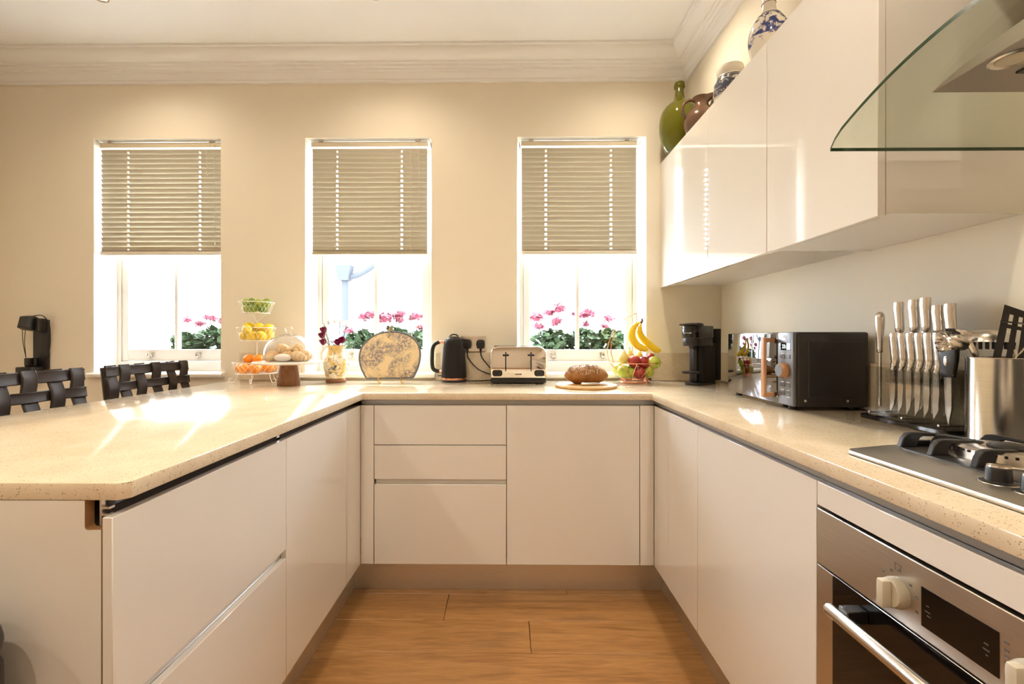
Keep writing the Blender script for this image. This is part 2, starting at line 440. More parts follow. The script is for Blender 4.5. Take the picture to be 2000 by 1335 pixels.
# cornice: one moulded profile mitred round the room
prof = [(0.0, 2.678), (0.013, 2.680), (0.016, 2.690), (0.014, 2.697), (0.024, 2.705), (0.032, 2.718), (0.034, 2.729), (0.046, 2.731), (0.047, 2.741),
        (0.058, 2.745), (0.060, 2.757), (0.072, 2.760), (0.074, 2.770)] + \
       [(0.074+0.052*math.sin(t*PI/2), 2.822-0.052*math.cos(t*PI/2)) for t in [i/7 for i in range(8)]] + [(0.137, 2.823), (0.138, CEIL-0.0005)]
bm = B(); rows = []
for d_, z in prof:
    rows.append([bm.verts.new(q) for q in ((XL+d_, YF, z), (XL+d_, YW-d_, z), (XB-d_, YW-d_, z), (XB-d_, YF, z))])
for r0, r1 in zip(rows, rows[1:]):
    for i in range(3): bm.faces.new((r0[i], r0[i+1], r1[i+1], r1[i]))
S(obj('trim_1', bm, 'ceiling_paint', ang=25))

# sash windows
def window(n, a, b):
    w = S(thing('window_%d' % n, None, None, ((a+b)/2, YW+0.2, WZ0)))
    p = 0.021; yf = 2.82
    bm = B()
    for s, x in ((1, a), (-1, b)):
        prism(bm, [(x, YW+0.0006), (x+s*p, yf), (x, yf)], XY, WZ0, WZ1)
    prism(bm, [(YW+0.0006, WZ1), (yf, WZ1-p), (yf, WZ1)], YZ, a+p, b-p)
    obj('reveal', bm, 'white_paint', w)
    bm = B(); prism(bm, [(2.655, WZ0-0.022), (2.65, WZ0-0.014), (2.65, WZ0-0.002), (2.656, WZ0+0.004), (2.82, WZ0+0.006), (2.82, WZ0-0.018), (2.682, WZ0-0.018), (2.682, WZ0-0.022)], YZ, a-0.022, b+0.022)
    obj('sill', bm, 'white_paint', w)
    x0, x1 = a+p, b-p
    bm = B()      # box frame
    for s, x in ((1, x0), (-1, x1)):
        box(bm, min(x-s*0.05, x+s*0.018), max(x-s*0.05, x+s*0.018), yf, 2.96, WZ0, WZ1-p)
        box(bm, min(x+s*0.018, x+s*0.026), max(x+s*0.018, x+s*0.026), 2.876, 2.884, 1.03, WZ1-p)
    box(bm, x0-0.05, x1+0.05, yf+0.0005, 2.959, WZ1-p-0.03, WZ1+0.03)
    box(bm, x0+0.018, x1-0.018, yf+0.0005, 2.99, WZ0+0.0065, 1.028)
    box(bm, x0+0.018, x1-0.018, yf-0.008, yf+0.0005, 1.012, 1.03)
    obj('frame', bm, 'white_paint', w)
    def sash(name, y0, y1, z0, z1, bot, top):
        sx0, sx1 = x0+0.019, x1-0.019; st = 0.042
        bm = B()
        box(bm, sx0, sx0+st, y0, y1, z0, z1, 0.002, 1); box(bm, sx1-st, sx1, y0, y1, z0, z1, 0.002, 1)
        box(bm, sx0+st-0.002, sx1-st+0.002, y0, y1, z0, z0+bot, 0.002, 1); box(bm, sx0+st-0.002, sx1-st+0.002, y0, y1, z1-top, z1, 0.002, 1)
        s = obj(name, bm, 'white_paint', w)
        cx = (sx0+sx1)/2
        obj('glazing_bar', box(B(), cx-0.011, cx+0.011, y0+0.004, y1-0.004, z0+bot, z1-top, 0.003, 1), 'white_paint', s)
        for u0, u1 in ((sx0+st, cx-0.011), (cx+0.011, sx1-st)):
            obj('pane', box(B(), u0, u1, (y0+y1)/2-0.002, (y0+y1)/2+0.002, z0+bot, z1-top), 'window_glass', s)
        return s, cx
    s, cx = sash('lower_sash', 2.83, 2.874, 1.031, 1.705, 0.073, 0.033)
    sash('upper_sash', 2.886, 2.93, 1.672, WZ1-p-0.031, 0.033, 0.05)
    for dx in (-0.152, 0.152):
        bm = B()
        box(bm, cx+dx-0.017, cx+dx+0.017, 2.826, 2.83, 1.055, 1.09, 0.002, 1)
        tube(bm, spline([(cx+dx, 2.828, 1.064), (cx+dx, 2.812, 1.06), (cx+dx, 2.802, 1.07), (cx+dx, 2.804, 1.084)], 4), [0.013]*4+[0.011]*4+[0.009]*5, 8)
        obj('sash_lift', bm, 'satin_steel', s)
for i, (a, b) in enumerate(WIN): window(i+1, a, b)

# outside: pale paving, a white rendered pier of the neighbour's house with its downpipe
S(obj('wall_neighbour', box(B(), -3.6, -2.3, 7.0, 8.2, -0.25, 3.4), 'render_white'))
S(obj('ground', box(B(), -40, 40, 3.0, 60.0, -0.35, -0.25), 'paving'))
dp = thing('downpipe', 'grey rainwater downpipe with hopper outside the middle window', 'downpipe', (-2.49, 6.93, -0.25))
obj('pipe', tube(B(), [(-2.49, 6.93, -0.249), (-2.49, 6.93, 2.05)], 0.05, 14), 'pipe_grey', dp)
bm = B(); prism(bm, [(-2.56, 2.05), (-2.42, 2.05), (-2.37, 2.28), (-2.61, 2.28)], XZ, 6.83, 6.995)
obj('hopper', bm, 'pipe_grey', dp)
obj('branch', tube(B(), spline([(-2.45, 6.93, 2.1), (-2.25, 6.93, 2.16), (-2.0, 6.93, 2.32)], 5), 0.045, 10), 'pipe_grey', dp)

# recessed downlights
n = 0
DL = [(x, y) for y in (2.18, 0.85, -0.5, -1.85) for x in (-1.98, -0.645, 0.69)]
names = {0: 'left', 1: 'middle', 2: 'right'}
rowsn = ['the window wall', 'the peninsula end', 'the middle of the room', 'the far end behind the camera']
for i, (x, y) in enumerate(DL):
    t = thing('downlight', 'round recessed ceiling downlight, %s one of the row over %s' % (names[i % 3], rowsn[i//3]), 'downlight', (x, y, CEIL-0.012), 'ceiling downlights')
    obj('bezel', lathe(B(), [(0.030, CEIL-0.004), (0.032, CEIL-0.010), (0.040, CEIL-0.009), (0.043, CEIL-0.0005)], 24, (x, y, 0), cap=False), 'chrome', t)
    obj('lens', lathe(B(), [(0.0, CEIL-0.0065), (0.024, CEIL-0.006), (0.030, CEIL-0.004)], 20, (x, y, 0), cap=False), 'lamp_lens', t)
    l = bpy.data.lights.new('downlight_lamp', 'SPOT'); l.energy = SPOT_W[i//3]; l.color = SPOT_COL; l.spot_size = math.radians(150); l.spot_blend = 0.9; l.shadow_soft_size = 0.03
    lo = bpy.data.objects.new('downlight_lamp', l); COL.objects.link(lo); lo.location = (x, y, CEIL-0.02)

# ================================================================== FITTED KITCHEN
WT, WB = 0.928, 0.898           # worktop top and underside
XLd, XRd, YBd = -0.67, 0.659, 2.06      # door faces: left run, right run, back run
DT, DBm = 0.871, 0.150          # door top, door bottom
out = [(-1.61, 0.768+0.02), (-1.59, 0.768), (-0.652-0.014, 0.768), (-0.652, 0.768+0.014), (-0.652, 2.04), (0.6425, 2.04), (0.6425, -0.6), (XR-0.001, -0.6), (XR-0.001, YW-0.001), (-1.585, YW-0.001), (-1.605, 2.55), (-1.61, 2.4)]
tag(obj('worktop', prism(B(), out, XY, WB, WT, 0.0025, 2), 'quartz'), 'speckled cream stone worktop running in a U round the kitchen', 'worktop')
ups = [((-1.58, -1.224, YW-0.02, YW-0.0008), 'cream stone upstand on the wall between the left and middle windows'),
       ((-0.426, 0.030, YW-0.02, YW-0.0008), 'cream stone upstand on the wall behind the kettle and toaster'),
       ((0.835, XR-0.021, YW-0.02, YW-0.0008), 'short cream stone upstand in the corner behind the coffee machine'),
       ((XR-0.0205, XR-0.0008, -0.6, YW-0.021), 'long cream stone upstand along the right wall behind the microwave')]
for (x0, x1, y0, y1_), lb in ups:
    tag(obj('upstand', box(B(), x0, x1, y0, y1_, WT+0.0003, 1.09, 0.0015, 1), 'quartz'), lb, 'upstand', 'worktop upstands')

def front(name, parent, run, lo, hi, z0, z1, th=0.018):
    g = 0.0015; lo += g; hi -= g
    if run == 'L': bm = box(B(), XLd-th, XLd, lo, hi, z0, z1, 0.0012, 1)
    elif run == 'R': bm = box(B(), XRd, XRd+th, lo, hi, z0, z1, 0.0012, 1)
    else: bm = box(B(), lo, hi, YBd, YBd+th, z0, z1, 0.0012, 1)
    return obj(name, bm, 'gloss_white', parent)
def rail(parent, run, lo, hi, z0, z1, mat='rail_aluminium', depth=0.028, style='channel'):
    """gola-style finger rail: a curved channel behind and above the fronts"""
    h = z1-z0; face = style == 'face'
    pr = [(0.019, z0-0.012), (0.019, z0+0.0), (depth*0.8, z0+0.003), (depth, z0+h*0.35), (depth, z1-0.001), (depth+0.004, z1-0.001), (depth+0.004, z0-0.012)]
    if face: pr = [(0.0195, z0-0.012), (0.0195, z0+0.006), (0.008, z0+0.006), (0.008, z1-0.0008), (0.024, z1-0.0008), (0.024, z0-0.012)]
    if run == 'L': f = lambda u, v, w: (XLd-u, w, v)
    elif run == 'R': f = lambda u, v, w: (XRd+u, w, v)
    else: f = lambda u, v, w: (w, YBd+u, v)
    return obj('finger_rail', prism(B(), pr, f, lo, hi), 'rail_face' if face else mat, parent, ang=20)

# back run
bu = thing('drawer_unit', 'white gloss base unit with three drawers below the tea cosy and kettle', 'cabinet', (-0.305, 2.37, 0.15))
obj('body', box(B(), -0.605, -0.0065, YBd+0.0195, 2.66, DBm, 0.84), 'carcass', bu)
front('drawer', bu, 'B', -0.6085, -0.0065, 0.692, DT); front('drawer', bu, 'B', -0.6085, -0.0065, 0.535, 0.6885); front('drawer', bu, 'B', -0.6085, -0.0065, DBm, 0.511)
pr = rail(bu, 'B', -0.603, -0.009, 0.511, 0.537)
rail(bu, 'B', -0.668, -0.0065, DT, WB, style='face')
bd = thing('cupboard_unit', 'white gloss base unit with one plain door below the toaster and bread', 'cabinet', (0.295, 2.37, 0.15))
obj('body', box(B(), -0.0055, 0.59, YBd+0.0195, 2.66, DBm, 0.84), 'carcass', bd)
front('door', bd, 'B', -0.0065, 0.595, DBm, DT); rail(bd, 'B', -0.006, 0.666, DT, WB, style='face')
tag(front('filler_panel', None, 'B', XLd-0.0012, -0.6085, DBm, DT), 'narrow white gloss filler panel in the left inner corner', 'panel', 'corner filler panels')
tag(front('filler_panel', None, 'B', 0.595, XRd+0.0012, DBm, DT), 'narrow white gloss filler panel in the right inner corner', 'panel', 'corner filler panels')
# left run (peninsula)
pa = thing('wide_drawer_unit', 'white gloss peninsula base unit with two deep drawers at the near end', 'cabinet', (-0.98, 1.07, 0.15))
obj('body', box(B(), -1.26, XLd-0.0195, 0.790, 1.368, DBm, 0.84), 'carcass', pa)
front('drawer', pa, 'L', 0.762, 1.369, 0.538, DT); front('drawer', pa, 'L', 0.762, 1.369, DBm, 0.511)
rail(pa, 'L', 0.79, 1.3685, 0.511, 0.540)
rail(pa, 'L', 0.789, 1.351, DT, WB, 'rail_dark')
obj('rail_bracket', box(B(), XLd-0.03, XLd-0.021, 1.352, 1.3685, DT+0.004, WB-0.002, 0.001, 1), 'rail_aluminium', pa)
bm = B()
for q in ((-0.705, -0.7015, 0.852, 0.896), (-0.7015, -0.688, 0.880, 0.884), (-0.7015, -0.690, 0.868, 0.872)): box(bm, q[0], q[1], 0.778, 0.789, q[2], q[3])
obj('rail_end', bm, 'rail_aluminium', pa)
ep = [(-1.27, 0.001), (-0.695, 0.001), (-0.695, 0.848)] + arc(-0.7176, 0.853, 0.006, -90, -180, 4) + [(-0.7236, 0.8975), (-1.27, 0.8975)]
e = thing('end_panel', 'white gloss end panel of the peninsula with a notch under the worktop', 'panel', (-0.98, 0.78, 0.0))
obj('board', prism(B(), ep, XZ, 0.7705, 0.7885), 'raw_board', e)
obj('facing', prism(B(), ep, XZ, 0.7695, 0.7704), 'gloss_white', e)
pb = thing('narrow_door_unit', 'white gloss peninsula base unit with one door below the glass cake dome', 'cabinet', (-0.98, 1.62, 0.15))
obj('body', box(B(), -1.26, XLd-0.0195, 1.3695, 1.877, DBm, 0.84), 'carcass', pb)
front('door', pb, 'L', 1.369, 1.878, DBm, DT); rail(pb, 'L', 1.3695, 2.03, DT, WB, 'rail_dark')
tag(front('filler_panel', None, 'L', 1.878, YBd-0.0005, DBm, DT), 'white gloss filler panel at the inner end of the peninsula run', 'panel', 'corner filler panels')
tag(obj('back_panel', box(B(), -1.28, -1.2615, 0.789, 2.655, 0.001, WB-0.0005, 0.001, 1), 'gloss_white'), 'white panel closing the stool side of the peninsula', 'panel')
# right run
ra = thing('corner_door_unit', 'white gloss base unit with a door in the right corner below the coffee machine', 'cabinet', (0.96, 1.81, 0.15))
obj('body', box(B(), XRd+0.0195, XR-0.022, 1.592, 2.04, DBm, 0.84), 'carcass', ra)
front('door', ra, 'R', 1.591, YBd-0.001, DBm, DT); rail(ra, 'R', 1.5915, 2.067, DT, WB, style='face')
rb = thing('tall_door_unit', 'white gloss base unit with a wide door below the microwave next to the oven', 'cabinet', (0.96, 1.28, 0.15))
obj('body', box(B(), XRd+0.0195, XR-0.022, 0.98, 1.5905, DBm, 0.84), 'carcass', rb)
front('door', rb, 'R', 0.979, 1.591, DBm, DT); rail(rb, 'R', 0.9795, 1.591, DT, WB, style='face')
rc = thing('oven_housing', 'white gloss housing round the oven with a slim panel above it', 'cabinet', (0.96, 0.67, 0.15))
bm = B(); box(bm, XRd+0.0195, XR-0.022, 0.962, 0.9785, DBm, 0.84); box(bm, XRd+0.0195, XR-0.022, 0.3685, 0.385, DBm, 0.84); box(bm, XRd+0.0195, XR-0.022, 0.385, 0.962, DBm, DBm+0.016); box(bm, XRd+0.0195, XR-0.022, 0.385, 0.962, 0.826, 0.84)
obj('body', bm, 'carcass', rc)
front('top_panel', rc, 'R', 0.3685, 0.979, 0.821, DT)
rail(rc, 'R', 0.3685, 0.979, DT, WB, style='face')
rd = thing('near_door_unit', 'white gloss base unit with a door on the near side of the oven', 'cabinet', (0.96, -0.1, 0.15))
obj('body', box(B(), XRd+0.0195, XR-0.022, -0.598, 0.368, DBm, 0.84), 'carcass', rd)
front('door', rd, 'R', -0.115, 0.3685, DBm, DT); front('door', rd, 'R', -0.598, -0.115, DBm, DT); rail(rd, 'R', -0.598, 0.368, DT, WB, style='face')
# plinths
tag(obj('plinth', box(B(), -0.722, 0.716, 2.13, 2.146, 0.0005, 0.1495), 'plinth_steel'), 'brushed steel plinth under the back drawers and cupboard', 'plinth', 'kick plinths')
tag(obj('plinth', box(B(), -0.737, -0.721, 0.80, 2.129, 0.0005, 0.1495), 'plinth_steel'), 'brushed steel plinth along the foot of the peninsula', 'plinth', 'kick plinths')
tag(obj('plinth', box(B(), 0.715, 0.731, -0.598, 2.129, 0.0005, 0.1495), 'plinth_steel'), 'brushed steel plinth along the foot of the right run', 'plinth', 'kick plinths')
# wall cupboards
XU = 0.895
uy = [1.109, 1.585, 2.051, YW-0.001]
ul = ['white gloss wall cupboard next to the cooker hood', 'white gloss wall cupboard in the middle of the row of three', 'white gloss wall cupboard beside the right window']
for i in range(3):
    u = thing('wall_cupboard', ul[i], 'cabinet', (1.08, (uy[i]+uy[i+1])/2, 1.476), 'wall cupboards')
    e0 = 0.0 if i else 0.002
    obj('body', box(B(), XU+0.0205, XR-0.001, uy[i]+0.0008+e0, uy[i+1]-0.0008, 1.476 if i == 0 else 1.481, 2.2), 'gloss_white' if i == 0 else 'carcass', u)
    obj('door', box(B(), XU, XU+0.018, uy[i]+0.0015, uy[i+1]-0.0015, 1.470, 2.2, 0.0012, 1), 'gloss_white', u)
    obj('grip_strip', box(B(), XU+0.0185, XU+0.027, uy[i]+0.03, uy[i+1]-0.07, 1.4725, 1.4755 if i == 0 else 1.4805), 'rail_dark', u)
# ================================================================== APPLIANCES
# ---- oven
ov = thing('oven', 'built-in stainless steel oven with black glass door and two cream knobs', 'oven', (0.95, 0.67, 0.17))
obj('cavity', box(B(), XRd+0.021, 1.18, 0.39, 0.958, 0.17, 0.818), 'black_matt', ov)
cp = obj('control_panel', box(B(), XRd-0.004, XRd+0.020, 0.374, 0.973, 0.701, 0.8165, 0.0015, 1), 'brushed_steel', ov)
obj('display', box(B(), XRd-0.0048, XRd-0.003, 0.614, 0.728, 0.721, 0.783), 'oven_glass', cp)
def rotX(loc, a=-PI/2): return Matrix.Translation(loc) @ Matrix.Rotation(a, 4, 'Y')
for ky in (0.772, 0.572):
    bm = B()
    lathe(bm, [(0.025, 0.0), (0.025, 0.006), (0.0235, 0.012), (0.0215, 0.016), (0.0, 0.016)], 32, mat=rotX((XRd-0.004, ky, 0.748)))
    kn = obj('knob', bm, 'cream_knob', cp)
for ky in (0.772, 0.572):   # raised grip bar across each knob
    obj('knob_grip', box(B(), XRd-0.036, XRd-0.019, ky-0.0075, ky+0.0075, 0.748-0.023, 0.748+0.023, 0.004, 2), 'cream_knob', cp)
bm = B(); xx = XRd-0.0042
def mark(y0, y1, z0, z1): box(bm, xx-0.0002, xx+0.0005, y0, y1, z0, z1)
for a_ in (40, 70, 290, 320, 130, 160, 200):
    yy, zz = 0.772+0.038*math.cos(math.radians(a_)), 0.748+0.033*math.sin(math.radians(a_)); mark(yy-0.0025, yy+0.0025, zz-0.002, zz+0.002)
y_, z_ = 0.772, 0.790
mark(y_-0.006, y_+0.006, z_-0.006, z_-0.0052); mark(y_-0.006, y_+0.006, z_+0.0052, z_+0.006); mark(y_-0.006, y_-0.0053, z_-0.006, z_+0.006); mark(y_+0.0053, y_+0.006, z_-0.006, z_+0.006); mark(y_-0.004, y_-0.001, z_-0.0045, z_-0.002)
for zz in (0.775, 0.765, 0.757, 0.749, 0.741): mark(0.602, 0.608, zz-0.0015, zz+0.0015)
obj('print', bm, 'print_grey', cp)['kind'] = 'stuff'
bm = B(); xx = XRd-0.0049
for yy, zz, w in ((0.717, 0.757, 0.005), (0.717, 0.748, 0.009), (0.715, 0.742, 0.006), (0.63, 0.757, 0.006), (0.63, 0.749, 0.009), (0.629, 0.742, 0.003)): mark(yy-w/2, yy+w/2, zz-0.0008, zz+0.0008)
obj('print', bm, 'print_grey', cp)['kind'] = 'stuff'
dg = obj('door', box(B(), XRd-0.004, XRd+0.020, 0.374, 0.973, 0.170, 0.698, 0.0015, 1), 'brushed_steel', ov)
obj('door_glass', box(B(), XRd-0.0068, XRd-0.0035, 0.424, 0.922, 0.215, 0.697), 'oven_glass', dg)
obj('handle', tube(B(), [(XRd-0.052, 0.445, 0.664), (XRd-0.052, 0.45, 0.664), (XRd-0.052, 0.866, 0.664), (XRd-0.052, 0.871, 0.664)], [0.009, 0.0115, 0.0115, 0.009], 16), 'satin_steel', dg)
for hy in (0.47, 0.842): obj('handle_mount', box(B(), XRd-0.045, XRd-0.007, hy-0.012, hy+0.012, 0.656, 0.680, 0.002, 1), 'black_plastic', dg)
# ---- hob
hb = thing('gas_hob', 'stainless steel gas hob with black cast iron pan supports', 'hob', (0.97, 0.69, WT))
hz = WT+0.0008
hp = [(0.722, 0.40), (0.722, 0.972), (0.734, 0.986), (0.85, 1.022), (1.04, 1.022), (1.08, 0.998), (1.19, 0.998), (1.19, 0.40)]
obj('plate', prism(B(), hp, XY, hz, hz+0.010, 0.002, 2), 'hob_steel', hb)
HZ = hz+0.010
obj('recess_tray', prism(B(), [(0.835, 0.42), (0.835, 0.80), (0.842, 0.98), (0.86, 1.012), (1.03, 1.012), (1.07, 0.988), (1.17, 0.988), (1.17, 0.42)], XY, HZ+0.0002, HZ+0.0022), 'graphite', hb)
def burner(cx, cy, R):
    bm = B(); lathe(bm, [(R*1.05, HZ+0.002), (R*1.05, HZ+0.005), (R*0.95, HZ+0.006), (R*0.92, HZ+0.024), (R*0.82, HZ+0.028), (R*0.5, HZ+0.028), (R*0.45, HZ+0.024), (0, HZ+0.024)], 40, (cx, cy, 0))
    b = obj('burner', bm, 'satin_steel', hb)
    bm = B()
    for i in range(36):
        a_ = 2*PI*i/36; box(bm, cx+R*0.93*math.cos(a_)-0.0016, cx+R*0.93*math.cos(a_)+0.0016, cy+R*0.93*math.sin(a_)-0.0016, cy+R*0.93*math.sin(a_)+0.0016, HZ+0.019, HZ+0.0235)
    obj('flame_ports', bm, 'black_matt', b)
    obj('burner_cap', lathe(B(), [(R*0.36, HZ+0.0245), (R*0.38, HZ+0.030), (R*0.30, HZ+0.034), (0, HZ+0.034)], 28, (cx, cy, 0)), 'cast_iron', b)
burner(0.955, 0.878, 0.082); burner(1.00, 0.575, 0.055)
ps = obj('pan_support', box(B(), 0.875, 1.03, 1.0, 1.0095, HZ+0.0025, HZ+0.014, 0.002, 1), 'cast_iron', hb)
def finger(bx, by, dx, dy, w, bury=0.03, L=0.085):
    """an arched cast finger: a leg on the tray that leans up and a bar that points inward"""
    d = Vector((dx, dy, 0)).normalized(); s = Vector((-d.y, d.x, 0))
    pr = [(0, 0.0), (0.006, 0.018), (0.014, 0.028), (0.022, 0.0305), (0.030, 0.031), (L, 0.029), (L+0.003, 0.026), (L, 0.0235), (0.048, 0.0235), (0.041, 0.020), (0.036, 0.010), (0.034, 0.0)]
    b0 = Vector((bx, by, HZ+0.0023))
    return prism(B(), pr, lambda u, v, q: tuple(b0 + d*u + s*q + Vector((0, 0, v))), -w/2, w/2, 0.0015, 1)
for a_ in ((0.846, 0.996, 1, -0.06, 0.012), (0.846, 0.925, 1, 0.0, 0.012), (0.846, 0.838, 1, 0.10, 0.012), (0.915, 0.998, 0.35, -1, 0.012), (1.02, 0.998, 0.2, -1, 0.012)):
    obj('support_finger', finger(*a_), 'cast_iron', ps)
for kx, ky in ((0.802, 0.753), (0.802, 0.700), (0.802, 0.647), (0.802, 0.594)):
    kn = obj('hob_knob', lathe(B(), [(0.0235, HZ+0.0004), (0.0235, HZ+0.002), (0.019, HZ+0.0025), (0.0165, HZ+0.004), (0.0155, HZ+0.024), (0.0145, HZ+0.0262), (0, HZ+0.0262)], 28, (kx, ky, 0)), 'black_plastic', hb)
    obj('knob_cap', lathe(B(), [(0.0150, HZ+0.0264), (0.0145, HZ+0.0285), (0.012, HZ+0.0292), (0, HZ+0.0292)], 28, (kx, ky, 0)), 'chrome', kn)
    obj('knob_ring', lathe(B(), [(0.026, HZ+0.0003), (0.025, HZ+0.0012), (0.0236, HZ+0.0014)], 28, (kx, ky, 0), cap=False), 'satin_steel', kn)
# ---- cooker hood
hd = thing('cooker_hood', 'cooker hood with curved glass canopy and lens-shaped steel body', 'cooker hood', (1.1, 0.70, 1.63))
gz = lambda y: 1.716 - 0.68*(y-0.71)**2
ys = [0.34 + 0.745*i/28 for i in range(29)]
th = 0.008; X0 = 0.75
bm = B(); top = []; bot = []
for i, y in enumerate(ys):
    ex = 0.012 if i in (0, 28) else (0.004 if i in (1, 27) else 0.0)
    xs_ = [X0+ex, 0.9, 1.05, XR-0.001]
    top.append([bm.verts.new((x, y, gz(y)+th/2)) for x in xs_]); bot.append([bm.verts.new((x, y, gz(y)-th/2)) for x in xs_])
n_, m_ = len(ys), 4
for i in range(n_-1):
    for j in range(m_-1):
        bm.faces.new((top[i][j], top[i+1][j], top[i+1][j+1], top[i][j+1])); bm.faces.new((bot[i][j], bot[i][j+1], bot[i+1][j+1], bot[i+1][j]))
ef = []
for i in range(n_-1):
    ef.append(bm.faces.new((top[i][0], bot[i][0], bot[i+1][0], top[i+1][0]))); ef.append(bm.faces.new((top[i][-1], top[i+1][-1], bot[i+1][-1], bot[i][-1])))
for j in range(m_-1):
    ef.append(bm.faces.new((top[0][j], top[0][j+1], bot[0][j+1], bot[0][j]))); ef.append(bm.faces.new((top[-1][j], bot[-1][j], bot[-1][j+1], top[-1][j+1])))
for f in ef: f.material_index = 1
obj('glass_canopy', bm, ['hood_glass', 'hood_glass_edge'], hd)
zb = 1.675
half = math.sqrt((1.716-0.006-zb)/0.68)
pts = [(0.71-half, zb)] + [(0.71-half+2*half*i/20, gz(0.71-half+2*half*i/20)-0.0045) for i in range(1, 20)] + [(0.71+half, zb)]
bdy = obj('body', prism(B(), pts, YZ, 0.862, XR-0.001, 0.0015, 1), 'hood_steel', hd, ang=25)
for ly in (0.825, 0.595):
    lm = obj('lamp_rim', lathe(B(), [(0.024, zb-0.0005), (0.030, zb-0.003), (0.034, zb-0.0005)], 28, (0.905, ly, 0), cap=False), 'satin_steel', bdy)
    obj('lamp_glass', lathe(B(), [(0.0, zb-0.0012), (0.024, zb-0.0012)], 24, (0.905, ly, 0), cap=False), 'cream_knob', bdy)
obj('button_panel', box(B(), 0.868, 0.884, 0.65, 0.77, zb-0.0008, zb+0.001), 'black_gloss', bdy)
obj('grease_filter', box(B(), 0.955, 1.20, 0.55, 0.868, zb-0.003, zb+0.001, 0.001, 1), 'graphite', bdy)
obj('chimney', box(B(), 1.02, XR-0.001, 0.60, 0.82, 1.70, 2.2, 0.001, 1), 'brushed_steel', hd)
# ---- microwave
mw = thing('microwave', 'graphite microwave with mirrored door, wooden handle and knob on the right worktop', 'microwave', (1.0975, 1.79, WT), local=True, rz=math.radians(-1.0))
# local: door faces -x, near side is -y
hx, hy = 0.1265, 0.2375; z0, z1 = 0.012, 0.268
cas = obj('casing', box(B(), -hx+0.014, hx, -hy, hy, z0, z1, 0.008, 3), 'graphite', mw)
obj('door', box(B(), -hx, -hx+0.0138, -hy+0.092, hy-0.0005, z0+0.002, z1-0.001, 0.004, 2), 'mirror_door', mw)
cpn = obj('control_panel', box(B(), -hx, -hx+0.0138, -hy+0.0005, -hy+0.0915, z0+0.002, z1-0.001, 0.004, 2), 'panel_grey', mw)
hnd = B(); hyy = -hy+0.115
prism(hnd, rrect(z0+0.020, z1-0.018, -hx-0.042, -hx-0.030, 0.005), lambda u, v, w: (v, w, u), hyy-0.011, hyy+0.011, 0.003, 1)
for zz in (z0+0.030, z1-0.028): box(hnd, -hx-0.032, -hx+0.0, hyy-0.009, hyy+0.009, zz-0.008, zz+0.008, 0.002, 1)
obj('handle', hnd, 'handle_wood', mw)
cyk = -hy+0.045
kb_ = obj('knob', lathe(B(), [(0.024, 0.0), (0.0245, 0.018), (0.0225, 0.0225)], 32, mat=rotX((-hx, cyk, 0.135))), 'handle_wood', cpn)
obj('knob_face', lathe(B(), [(0.0225, 0.0226), (0.0215, 0.0235), (0.0, 0.0232)], 32, mat=rotX((-hx, cyk, 0.135))), 'panel_grey', kb_)
obj('knob_ring', lathe(B(), [(0.0265, 0.0002), (0.0265, 0.002), (0.0242, 0.002)], 32, mat=rotX((-hx, cyk, 0.135)), cap=False), 'copper', kb_)
obj('clock_window', box(B(), -hx-0.0006, -hx+0.001, cyk-0.030, cyk+0.036, 0.205, 0.230), 'black_gloss', cpn)
tm = text_mesh('23:16', 0.019, 'clock_digits', 'clock_led')
o = shared('clock_digits', tm, (-hx-0.0012, cyk-0.004, 0.2175), cpn, rot=(PI/2, 0, -PI/2))
for zz, lab in ((0.183, 'button'), (0.083, 'button'), (0.055, 'button')):
    for yy in (-0.016, 0.016):
        obj('button', box(B(), -hx-0.0022, -hx+0.001, cyk+yy-0.014, cyk+yy+0.014, zz-0.0065, zz+0.0065, 0.001, 1), 'panel_grey', cpn)
bm = B(); xx = -hx-0.0003
def mk(y0, y1_, z0_, z1_): box(bm, xx-0.0002, xx+0.0006, y0, y1_, z0_, z1_)
for zz in (0.193, 0.094, 0.0665, 0.0435):
    for yy in (-0.016, 0.016): mk(cyk+yy-0.009, cyk+yy+0.009, zz-0.0012, zz+0.0012)
tube(bm, [(xx, cyk+0.0095*math.cos(t), 0.2525+0.0075*math.sin(t)) for t in [2*PI*i/20 for i in range(20)]], 0.0006, 5, closed=True)
tube(bm, spline([(xx, cyk-0.005, 0.245), (xx, cyk+0.003, 0.247), (xx, cyk-0.002, 0.253), (xx, cyk+0.003, 0.256), (xx, cyk+0.006, 0.253)], 4), 0.0008, 5)
mk(cyk-0.006, cyk+0.006, 0.2405, 0.2415)
obj('emblem_print', bm, 'print_white', cpn)
bm = B()
for yy in (-0.09, 0.075):
    pass
for xx_ in (-0.085, 0.055): ell(bm, (xx_, -hy, z0+0.022), (0.0045, 0.002, 0.0045), 10, 6)
obj('side_screws', bm, 'satin_steel', cas)
obj('side_pressing', box(B(), -0.075, 0.105, -hy-0.0014, -hy+0.001, 0.045, 0.235, 0.0012, 1), 'graphite', cas)
bm = B()
for xx_ in (-0.10, 0.10):
    for yy in (-0.19, 0.19): lathe(bm, [(0.013, 0.0005), (0.013, 0.0125)], 12, (xx_, yy, 0))
obj('feet', bm, 'black_plastic', mw)
